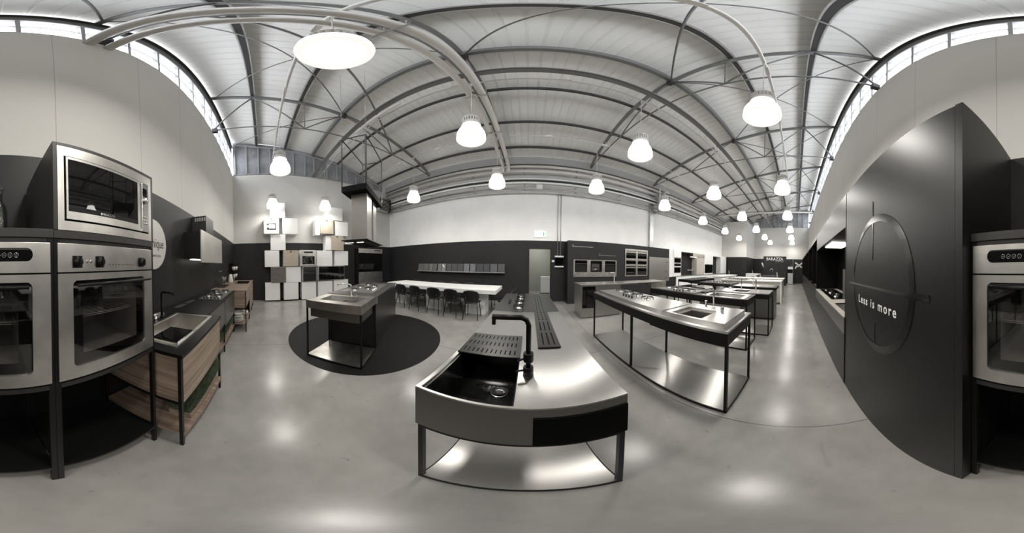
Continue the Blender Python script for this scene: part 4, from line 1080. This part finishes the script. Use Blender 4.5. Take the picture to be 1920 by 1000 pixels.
# long run of niche cabinets
t = thing('niche_kitchen', 'black wall kitchen with lit niche, hob and sink beside the slogan cabinet', 'cabinet wall', (3.5, -.9, 0))
MB().box(2.01, YS + .002, .02, 5.0, -.59, .70).build('base_cabinet', 'lamS', t)
MB().box(2.01, YS + .002, .70, 5.0, -.585, .90).build('counter_front', 'steeldk', t)
MB().holes(2.01, -1.25, 5.0, -.58, [(2.12, -1.05, 2.86, -.66)], .90, .915).build('worktop', 'cream', t)
MB().bowl(2.12, -1.05, 2.86, -.66, .912, .75).build('sink', 'blackm', t)
MB().box(3.22, -1.1, .9153, 4.85, -.68, .925).build('hob_plate', 'blackg', t)
for k in range(5): burner(t, 3.45 + .28 * k, -.82 - .1 * (k % 2), .925, .045)
MB().box(2.01, YS + .002, 1.93, 5.0, YC, 2.335).build('upper_panel', 'lamS', t)
MB().box(2.01, -1.26, .915, 5.0, -1.24, 1.93).box(4.98, -1.24, .915, 5.0, -.62, 1.93).build('niche_lining', 'blackm', t)
MB().box(3.2, -1.08, 1.905, 4.0, -.68, 1.925).build('ceiling_light', 'led', t)
MB().box(2.95, -1.235, .9155, 3.95, -1.11, 1.45).build('steel_box', 'steelV', t)
MB().box(2.0085, YC - .001, 0, 2.0155, YC + .004, 2.335).build('joint_strip', 'anthr', t)
MB().box(4.992, YC - .001, 0, 5.0, YC + .004, 2.335).build('joint_strip', 'anthr', t)
for i, (a, b) in enumerate(((5.01, 8.4), (8.41, 12.2), (12.21, 16.4))):
    t = thing('niche_kitchen', 'black open-niche wall unit, %s beyond the lit niche kitchen' % ORD[i], 'cabinet wall', ((a + b) / 2, -.9, 0), group='black niche units')
    MB().box(a, YS + .002, .02, b, -.59, .90).build('base_cabinet', 'lamS', t)
    MB().box(a, YS + .002, .90, b, -.585, .925).build('worktop', 'anthr', t)
    MB().box(a, YS + .002, 2.25, b, YC, 2.335).build('upper_panel', 'lamS', t)
    MB().box(a, -1.26, .925, b, -1.24, 2.25).box(b - .03, -1.24, .925, b, -.60, 2.25).box(a, -1.24, .925, a + .03, -.60, 2.25).box((a + b) / 2, -1.24, .925, (a + b) / 2 + .03, -.62, 2.25).build('niche_lining', 'blackm', t)
    for k in range(3): MB().box(a + .3 + k, -.59, .72 - .2 * (k % 2), a + .9 + k, -.583, .735 - .2 * (k % 2)).build('handle', 'black', t)
    if i == 0:
        MB().box(a + .5, -1.0, .925, a + 1.3, -.68, .94).build('hob_plate', 'steeldk', t)

# ================================================================ OVEN TOWERS CLOSE TO THE CAMERA
YO = -.67
def tower(x0, x1, label):
    t = thing('oven_tower', label, 'oven frame', ((x0 + x1) / 2, -.95, 0), group='black oven frames')
    p = .026
    for (a, b) in ((x0, YO - p), (x1 - p, YO - p), (x0, -1.25), (x1 - p, -1.25)): MB().box(a, b, 0, a + p, b + p, 1.565).build('post', 'black', t)
    MB().box(x0, -1.25, 1.567, x1, YO + .004, 1.600).build('top_panel', 'lamg', t, bevel=.001)
    MB().box(x0 + p, YO - .03, 1.549, x1 - p, YO - .004, 1.567).build('cross_rail', 'anthr', t)
    MB().box(x0 + p, YO - .03, .925, x1 - p, YO + .002, .950).build('cross_rail', 'anthr', t)
    MB().box(x0 + p, -1.24, .93, x1 - p, YO - .03, .945).build('oven_shelf', 'blackm', t)
    MB().box(x0 + .004, -1.24, .205, x1 - .004, YO - .004, .225).build('base_panel', 'blackm', t)
    MB().box(x0 + p, -1.25, .225, x1 - p, -1.235, .93).build('back_panel', 'blackm', t)
    MB().box(x0 + p, YO - .012, .190, x1 - p, YO - .0, .205).build('lower_rail', 'anthr', t)
    return t
tower(-.239, .402, 'black metal oven frame with closed black base, nearer the slogan cabinet')
tower(-.895, -.241, 'black metal oven frame carrying the microwave, beside the oak sink unit')
def big_oven(x_right_world, label, kind):
    """0.612 wide, 0.58 high; local x runs to world -x"""
    t = thing('oven', label, 'oven', (x_right_world, YO, .965), PI, group='steel built-in ovens', local=True)
    w_, h_ = .612, .582
    V = lambda a, c, e: (a, e, c)
    zc = .466                                  # gap between door and control panel
    if kind == 'touch':
        MB().box(.0, -.010, zc + .005, w_, .012, h_).build('control_panel', 'steel', t, bevel=.0015)
        m = MB(); r_ = .024; pts = []
        for (cx, a0_) in ((.538 - r_, -PI / 2), (.072 + r_, PI / 2)):
            for k in range(9): a = a0_ + PI * k / 8; pts.append((cx + r_ * math.cos(a), .537 + r_ * math.sin(a)))
        m.prism(pts, 'y', -.012, -.0102)
        b = m.build('touch_display', 'blackg', t)
        for k in range(8):
            x = .145 + .0235 * k if k < 4 else .40 + .0235 * (k - 4)
            m = MB().tube([(x + .008 * math.cos(q), -.0125, .535 + .008 * math.sin(q)) for q in [2 * PI * j / 14 for j in range(14)]], .0008, 4, closed=True)
            m.box(x - .003, -.0128, .534, x + .003, -.0122, .536)
            m.build('touch_icon', 'silver', b)
        MB().box(.265, -.0128, .525, .345, -.0122, .548).build('clock_window', 'mesh_glass', b)
    else:
        MB().box(.0, -.010, zc + .005, w_, .012, h_).build('control_panel', 'steel', t, bevel=.0015)
        for x in (.092, .211, .508): 
            MB().box(x - .024, -.014, .487, x + .024, -.0105, .535).build('knob_plate', 'black', t, bevel=.004)
            knob(t, x, -.014, .511, 'y', r=.017, h=.02)
        for x in (.142, .162): MB().lathe(x, 0, [(.006, -.0102), (.006, -.013), (.004, -.0135)], 14, axis='y', cz=.511).build('indicator_light', 'chrome', t)
        m = MB(); 
        for k in range(9): m.box(.27 + .02 * k, -.0106, .497, .277 + .02 * k, -.0101, .501)
        m.build('scale_marks', 'inkdk', t)
    wx0, wx1, wz0, wz1 = .070, .535, .062, .437
    MB().box(0, -.004, zc - .001, w_, .01, zc + .005).build('door_gap', 'blackm', t)
    d = MB().holes(0, 0, w_, zc - .001, [(wx0, wz0, wx1, wz1)], -.010, .012, P=V).build('door', 'steel', t, bevel=.0015)
    r_ = .022; outer = [(wx0, wz0), (wx1, wz0), (wx1, wz1), (wx0, wz1)]
    # steel corner fillets round the window opening
    m = MB()
    for (cx, cz, sx_, sz_) in ((wx0, wz0, 1, 1), (wx1, wz0, -1, 1), (wx1, wz1, -1, -1), (wx0, wz1, 1, -1)):
        poly = [(cx, cz)] + [(cx + sx_ * (r_ - r_ * math.cos(q)), cz + sz_ * (r_ - r_ * math.sin(q))) for q in [PI / 2 * j / 6 for j in range(7)]][::1]
        m.prism(poly, 'y', -.010, .004)
    m.build('window_corner', 'steel', d)
    MB().box(wx0, -.004, wz0, wx1, -.001, wz1).build('window_glass', 'ovglass', d)
    fx0, fx1, fz0, fz1 = wx0 + .055, wx1 - .055, wz0 + .05, wz1 - .075
    MB().holes(wx0, wz0, wx1, wz1, [(fx0, fz0, fx1, fz1)], .006, .010, P=V).build('inner_window_frame', 'blackm', d)
    # cavity with side rails and a wire shelf
    c = MB(); x0, x1, z0_, z1_, dp = fx0 - .01, fx1 + .01, fz0 - .01, fz1 + .02, .42
    c.box(x0, dp, z0_, x1, dp + .01, z1_).box(x0 - .01, .012, z0_, x0, dp, z1_).box(x1, .012, z0_, x1 + .01, dp, z1_).box(x0 - .01, .012, z0_ - .01, x1 + .01, dp, z0_).box(x0 - .01, .012, z1_, x1 + .01, dp, z1_ + .01)
    c.build('cavity', 'ovin', t)
    MB().box(.02, .013, .01, w_ - .02, .48, .02).box(.02, .48, .01, w_ - .02, .49, .57).box(.01, .013, .01, .02, .49, .57).box(w_ - .02, .013, .01, w_ - .01, .49, .57).build('casing', 'galv', t)
    for zz in (.36, .235):
        m = MB()
        for yy in (.05, .4): m.tube([(x0 + .005, yy, z0_ + (zz - .06)), (x1 - .005, yy, z0_ + (zz - .06))], .0022, 6)
        m.tube([(x0 + .005, .05, z0_ + zz - .068), (x1 - .005, .05, z0_ + zz - .068)], .0018, 6)
        for k in range(9): m.tube([(x0 + .02 + k * (x1 - x0 - .04) / 8, .05, z0_ + zz - .06), (x0 + .02 + k * (x1 - x0 - .04) / 8, .4, z0_ + zz - .06)], .0014, 5)
        m.build('wire_shelf', 'wire', t)
    if kind == 'knob':
        MB().tube([(.08, -.036, .420), (.565, -.036, .420)], .0065, 12).tube([(.09, -.036, .42), (.09, -.004, .42)], .005, 8).tube([(.52, -.036, .42), (.52, -.004, .42)], .005, 8).build('handle', 'black', d)
    else:
        MB().tube([(.085, -.016, .420), (.52, -.016, .420)], .007, 12).tube([(.10, -.016, .42), (.10, -.004, .42)], .005, 8).tube([(.505, -.016, .42), (.505, -.004, .42)], .005, 8).build('handle', 'black', d)
    text('BARAZZA', .011, 'galv', t, (.305, -.0112, .022), (PI / 2, 0, 0), ext=.0004, sx=1.25)
    return t
big_oven(.389, 'steel oven with black touch display, nearer the slogan cabinet', 'touch')
big_oven(-.255, 'steel oven with three black knobs under the microwave', 'knob')
# microwave in its cabinet
t = thing('microwave_cabinet', 'black box cabinet standing on the oven frame around the microwave', 'cabinet', (-.57, -.95, 1.6))
MB().box(-.258, -1.25, 1.6003, -.240, YO + .006, 2.018).build('side_panel', 'lamg', t, bevel=.001)
MB().box(-.893, -1.25, 1.6003, -.876, YO + .006, 2.018).build('side_panel', 'lamg', t, bevel=.001)
MB().box(-.876, -1.25, 2.000, -.258, YO + .006, 2.018).build('top_panel', 'lamg', t, bevel=.001)
MB().box(-.876, -1.25, 1.6003, -.258, -1.24, 2.0).build('back_panel', 'lam', t)
t = thing('microwave_oven', 'steel framed built-in microwave oven on top of the oven frame', 'microwave', (-.260, YO, 1.6003), PI, local=True)
V = lambda a, c, e: (a, e, c)
w_, h_ = .614, .398
MB().holes(0, 0, w_, h_, [(.030, .038, .588, .345)], -.006, .010, P=V).build('trim_frame', 'steel', t, bevel=.0015)
MB().box(.030, .0, .038, .588, .012, .345).build('shadow_gap', 'blackm', t)
d = MB().holes(.038, .045, .520, .338, [(.047, .078, .483, .326)], -.012, .0, P=V).build('door', 'steel', t, bevel=.002)
MB().box(.047, -.010, .078, .483, -.002, .326).build('door_glass', 'blackg', d)
MB().box(.047, -.0104, .078, .483, -.0101, .100).build('lower_band', 'black', d)
MB().box(.50, -.0128, .06, .52, -.012, .33).build('door_handle_edge', 'chrome', d)
MB().box(.522, -.012, .045, .580, .0, .338).build('control_panel', 'chrome', t, bevel=.002)
MB().box(.527, -.0135, .255, .566, -.0122, .305).build('display', 'blackg', t)
MB().lathe(.546, 0, [(.017, -.012), (.016, -.030), (.001, -.031)], 24, axis='y', cz=.228).build('dial', 'mirror', t)
for r1 in range(3):
    for c1 in range(3): MB().lathe(.533 + .013 * c1, 0, [(.0045, -.012), (.004, -.015), (.001, -.0152)], 10, axis='y', cz=.128 - .018 * r1).build('button', 'chrome', t)
text('BARAZZA', .016, 'silver', t, (.262, -.0108, .089), (PI / 2, 0, 0), ext=.0003, sx=1.25)
MB().box(.02, .011, .02, .594, .45, .37).build('casing', 'galv', t)
t = thing('glass_carafe', 'clear glass carafe standing on the oven frame beside the microwave', 'carafe', (-.012, -.80, 1.6))
MB().lathe(-.012, -.80, [(.001, 1.6005), (.047, 1.6005), (.049, 1.61), (.047, 1.70), (.042, 1.725), (.028, 1.745), (.026, 1.785), (.034, 1.81), (.031, 1.81), (.023, 1.785), (.025, 1.745), (.039, 1.72), (.044, 1.70), (.045, 1.612), (.001, 1.608)], 28).build('glass', 'cglass', t)

# ================================================================ OAK KITCHEN ALONG THE SAME WALL
def planter(x0, x1, y0, y1, z, label, hh=.27):
    t = thing('planter', label, 'planter', ((x0 + x1) / 2, (y0 + y1) / 2, z), group='grass planters on the oak shelves')
    MB().holes(x0, y0, x1, y1, [(x0 + .012, y0 + .012, x1 - .012, y1 - .012)], z + .0005, z + .055).box(x0 + .012, y0 + .012, z + .01, x1 - .012, y1 - .012, z + .045).build('wooden_box', 'woodx', t)
    m = MB(); rnd = random.Random(int(x1 * -100))
    n = int((x1 - x0) * (y1 - y0) * 150000)
    vs = []; fs = []
    for k in range(n):
        x, y = rnd.uniform(x0 + .012, x1 - .012), rnd.uniform(y0 + .012, y1 - .012)
        h = rnd.uniform(.45, 1.0) * hh
        ex = (x - (x0 + x1) / 2) / (x1 - x0); ey = (y - (y0 + y1) / 2) / (y1 - y0)
        tx, ty = x + ex * .03 + rnd.uniform(-.03, .03), y + ey * .13 + rnd.uniform(-.03, .03)
        a = rnd.uniform(0, PI); wx, wy = .0018 * math.cos(a), .0018 * math.sin(a)
        mx_, my_ = (x * .6 + tx * .4), (y * .6 + ty * .4)
        q = len(vs)
        vs += [(x - wx, y - wy, z + .044), (x + wx, y + wy, z + .044), (mx_ - wx, my_ - wy, z + .044 + h * .6), (mx_ + wx, my_ + wy, z + .044 + h * .6), (tx, ty, z + .044 + h)]
        fs += [(q, q + 1, q + 3, q + 2), (q + 2, q + 3, q + 4)]
    m.add(vs, fs)
    m.build('grass_blades', 'grass', t)
def kitchen_module(x0, x1, yf, zb, front, label, side_near=True, nlegs=2, slab='black', top_z=.92, holes=(), shelf=True):
    """x0 > x1 (runs to -x); yf front edge"""
    t = thing('kitchen_unit', label, 'kitchen unit', ((x0 + x1) / 2, (yf - 1.25) / 2, 0), group='units of the oak kitchen')
    MB().holes(x1, -1.255, x0, yf + .008, list(holes), .895, top_z).build('worktop', slab, t, bevel=.001)
    return t
# sink unit
t = kitchen_module(-.915, -1.872, -.485, .53, 'woodx', 'oak sink unit with black worktop and grass planter, beside the oven frame', holes=[(-1.80, -1.00, -1.03, -.60)])
for (a, b) in ((-.928, -.50), (-1.860, -.50), (-.928, -1.24), (-1.860, -1.24)): MB().box(a - .012, b - .012, 0, a + .012, b + .012, .895).build('leg', 'black', t)
MB().box(-1.846, -.500, .525, -.942, -.484, .893).build('drawer_front', 'woodx', t)
MB().box(-.936, -1.226, .525, -.922, -.514, .893).build('side_panel', 'wood', t)
MB().box(-1.866, -1.226, .525, -1.852, -.514, .893).build('side_panel', 'wood', t)
MB().box(-1.852, -1.24, .50, -.936, -.502, .52).box(-1.846, -1.25, .52, -.942, -1.235, .89).build('cabinet_floor', 'wood', t)
MB().box(-1.85, -.512, .505, -.94, -.488, .523).box(-.940, -1.23, .505, -.916, -.512, .523).build('frame_rail', 'black', t)
MB().box(-1.86, -1.25, .150, -.925, -.488, .180).build('lower_shelf', 'wood', t)
MB().box(-1.86, -.4875, .146, -.925, -.478, .18).build('shelf_edge', 'wood', t)
s = MB().holes(-1.835, -1.02, -1.0, -.565, [(-1.80, -.99, -1.03, -.60)], .9203, .928).bowl(-1.80, -.99, -1.03, -.60, .924, .73).build('sink', 'steel', t)
MB().box(-1.80, -.985, .80, -1.045, -.98, .81).build('sink_ledge', 'chrome', s)
faucet(t, -1.60, -1.085, .92, .275, .06, .20, .0125, 'black', drop=.02)
MB().lathe(-1.50, -1.10, [(.022, .92), (.02, .925), (.02, .95), (.001, .955)], 16).build('soap_knob', 'chrome', t)
t = thing('sink_board', 'black glass board with steel edge lying across the oak unit sink', 'chopping board', (-1.17, -.68, .93))
MB().box(-1.325, -.80, .929, -1.045, -.577, .936).build('steel_edge', 'chrome', t); MB().box(-1.318, -.795, .9363, -1.052, -.582, .944).build('glass_top', 'blackg', t)
t = thing('steel_tray', 'narrow steel accessory tray on the worktop behind the sink', 'tray', (-1.3, -1.17, .92))
MB().holes(-1.72, -1.21, -1.02, -1.13, [(-1.71, -1.20, -1.03, -1.14)], .9203, .94).box(-1.71, -1.20, .9203, -1.03, -1.14, .924).build('tray', 'chrome', t)
for k in range(4): MB().lathe(-1.12 - .1 * k, -1.17, [(.018, .924), (.022, .96), (.02, .965), (.001, .965)], 14).build('cup', 'chrome', t)
planter(-1.80, -1.10, -.70, -.515, .18, 'wooden planter box of green grass on the shelf under the oak sink unit')
# hob run
t = kitchen_module(-1.876, -3.90, -.655, .45, 'steel', 'black-topped unit with steel drawers and five-burner hob, middle of the oak kitchen')
for a in (-1.89, -2.87, -3.885):
    for b in (-.672, -1.24): MB().box(a - .011, b - .011, 0, a + .011, b + .011, .895).build('leg', 'black', t)
MB().box(-2.855, -.672, .52, -1.905, -.654, .893).build('drawer_front', 'steeldk', t)
MB().box(-3.87, -.672, .46, -2.885, -.654, .893).build('drawer_front', 'steeldk', t)
MB().box(-3.87, -1.24, .46, -1.905, -.673, .89).build('carcase', 'lam', t)
MB().box(-3.87, -1.24, .15, -1.905, -.66, .18).build('lower_shelf', 'wood', t)
h = MB().box(-3.86, -1.10, .9203, -2.79, -.70, .927).build('hob_plate', 'steel', t)
for (x, y) in ((-3.0, -.80), (-3.0, -1.0), (-3.3, -.92), (-3.6, -.80), (-3.6, -1.02)): burner(t, x, y, .927, .045)
for k in range(5): knob(t, -2.84, -.76 - .065 * k, .927, h=.025)
for x in (-2.20, -2.54): MB().box(x - .13, -1.20, .9203, x + .13, -1.13, .924).build('socket_plate', 'chrome', t)
planter(-2.80, -1.98, -.86, -.70, .18, 'long grass planter under the steel drawers, second along the oak kitchen', .20)
planter(-3.75, -2.92, -.86, -.70, .18, 'grass planter under the hob, farthest along the shelf', .18)
# far oak unit
t = kitchen_module(-3.905, -6.60, -.375, .55, 'wood', 'oak-topped unit with induction hob at the far end of the oak kitchen', slab='wood')
for a in (-3.918, -4.95, -5.95, -6.585):
    for b in (-.395, -1.24): MB().box(a - .012, b - .012, 0, a + .012, b + .012, .893).build('leg', 'black', t)
for (a, b) in ((-4.94, -3.93), (-5.94, -4.96), (-6.575, -5.96)): MB().box(a, -.398, .56, b, -.380, .893).build('drawer_front', 'woodx', t)
MB().box(-3.925, -1.23, .55, -3.909, -.40, .893).build('side_panel', 'wood', t)
MB().box(-6.57, -1.24, .53, -3.93, -.41, .55).box(-6.57, -1.25, .2, -3.93, -1.235, .55).build('cabinet_floor', 'wood', t)
MB().box(-6.57, -1.24, .17, -3.915, -.385, .195).build('lower_shelf', 'wood', t)
MB().box(-6.575, -.398, .20, -4.96, -.380, .52).build('lower_front', 'woodx', t)
MB().box(-6.2, -.88, .9203, -5.33, -.45, .926).build('induction_hob', 'blackg', t)
def dish(x, y, z, label, prof, name='bowl', cat='dish', group='white crockery'):
    o = MB().lathe(x, y, [(r_, z + h) for r_, h in prof], 24).build(name, 'ceram'); tag(o, label, cat, group); return o
PL = [(.05, 0), (.12, .012), (.15, .03), (.147, .033), (.05, .006), (.001, .006)]
for k in range(3): dish(-4.10 - .01 * k, -.62, .1955 + .034 * k, ['lowest plate', 'middle plate', 'top plate'][k] + ' of the white stack on the near oak shelf', PL, 'plate', 'plate')
dish(-4.12, -.62, .32, 'wide white bowl above the stacked plates on the near oak shelf', [(.05, 0), (.13, .05), (.16, .09), (.155, .09), (.12, .05), (.001, .01)])
dish(-4.12, -.62, .298, 'white plate under the wide bowl on the near oak shelf', [(.05, 0), (.12, .01), (.15, .02), (.147, .022), (.001, .006)], 'plate', 'plate')
dish(-4.6, -.5, .1955, 'small white bowl near the front of the oak shelf', [(.05, 0), (.09, .07), (.10, .12), (.095, .12), (.085, .07), (.001, .01)])
t = thing('white_kettle', 'tall white jug-shaped kettle on the far oak worktop', 'kettle', (-5.8, -1.1, .92))
MB().lathe(-5.8, -1.1, [(.001, .9205), (.085, .9205), (.088, .94), (.075, 1.05), (.06, 1.14), (.04, 1.17), (.001, 1.18)], 24).build('body', 'ceram', t)
MB().tube([(-5.8, -1.02, 1.12), (-5.8, -.975, 1.10), (-5.8, -.98, 1.0), (-5.8, -1.02, .97)], .009, 8).build('handle', 'ceram', t)
t = thing('glass_vase', 'small glass stand with ornament on the oak worktop near the hob', 'vase', (-4.75, -1.08, .9355))
MB().lathe(-4.75, -1.08, [(.05, .9355), (.05, .9375), (.012, .948), (.012, .98), (.05, 1.03), (.055, 1.09), (.05, 1.09), (.045, 1.03), (.001, .99)], 20).build('glass', 'cglass', t)
m = MB()
for k in range(8): a = k * PI / 4; m.tube([(-4.75, -1.08, 1.0), (-4.75 + .06 * math.cos(a), -1.08 + .06 * math.sin(a), 1.16)], .003, 5)
m.build('stems', 'galv', t)
o = MB().box(-4.95, -1.26, .9203, -4.35, -.98, .935).build('worktop_tray', 'anthr'); tag(o, 'low dark tray under the glass ornament on the far worktop', 'tray')
o = MB().tube([(-4.7, YS + .0, 1.30), (-4.7, -1.2, 1.30), (-5.25, -1.2, 1.30), (-5.25, YS + .0, 1.30)], .008, 8).build('towel_rail', 'chrome'); tag(o, 'small chrome towel rail on the dark wall above the far worktop', 'rail')
t = thing('wall_rack', 'thin black wire wall rack holding white crockery near the corner', 'rack', (-6.9, -1.12, 1.2))
MB().box(-7.35, YS + .001, 1.26, -6.35, -1.0, 1.272).box(-7.35, YS + .001, 1.50, -6.35, -1.0, 1.512).box(-7.35, YS + .001, 1.00, -6.35, -1.0, 1.012).build('shelf', 'black', t)
m = MB()
for x in (-7.34, -6.85, -6.36): m.bar((x, -1.01, .96), (x, -1.01, 1.55), .012)
m.build('upright', 'black', t)
for k, x in enumerate((-6.5, -6.72, -7.05)): dish(x, -1.1, 1.2725, 'white pot on the upper rack shelf, %s from the camera side' % ORD[k], [(.06, 0), (.075, .06), (.08, .13), (.075, .13), (.07, .06), (.001, .01)], 'pot', 'pot')
for k, x in enumerate((-6.6, -6.95)): dish(x, -1.1, 1.0125, 'white pot on the lower rack shelf, %s from the camera side' % ORD[k], [(.06, 0), (.075, .06), (.08, .12), (.075, .12), (.07, .06), (.001, .01)], 'pot', 'pot')
# hood over the oak kitchen
t = thing('wall_hood', 'black wall hood with large tilted-looking steel front panel above the oak kitchen hob', 'extractor hood', (-3.25, -1.1, 1.5))
MB().box(-3.92, YS + .001, 1.56, -2.58, -.975, 1.97).build('body', 'lam', t)
MB().box(-3.95, -.972, 1.50, -2.56, -.950, 1.985).build('front_panel', 'hoodplate', t, bevel=.002)
MB().box(-3.42, YS + .001, 1.972, -2.95, -1.0, 2.30).build('chimney', 'lamg', t)
m = MB()
for k in range(5): m.box(-2.949, -1.22 + .045 * k, 2.21, -2.944, -1.19 + .045 * k, 2.27)
m.build('vent_grille', 'galv', t)
MB().box(-3.6, -1.2, 1.545, -2.65, -1.12, 1.558).build('strip_light', 'led', t)
# round sign
t = thing('round_sign', 'round pale wall sign with dark rim above the oak sink unit', 'sign', (-1.70, YS, 1.71))
MB().lathe(-1.70, YS, [(.285, .0), (.285, .02), (.001, .02)], 64, axis='y', cz=1.71, smooth=False).build('face', 'sign', t)
MB().tube([(-1.70 + .293 * math.cos(2 * PI * k / 64), YS + .012, 1.71 + .293 * math.sin(2 * PI * k / 64)) for k in range(64)], .012, 8, closed=True).build('rim', 'lamg', t)
text('unique', .155, 'inkdk', t, (-1.765, YS + .0215, 1.715), 'S', sx=.76, ext=.001)
text('BARAZZA', .036, 'inkdk', t, (-1.755, YS + .0215, 1.575), 'S', sx=1.2, ext=.0008)
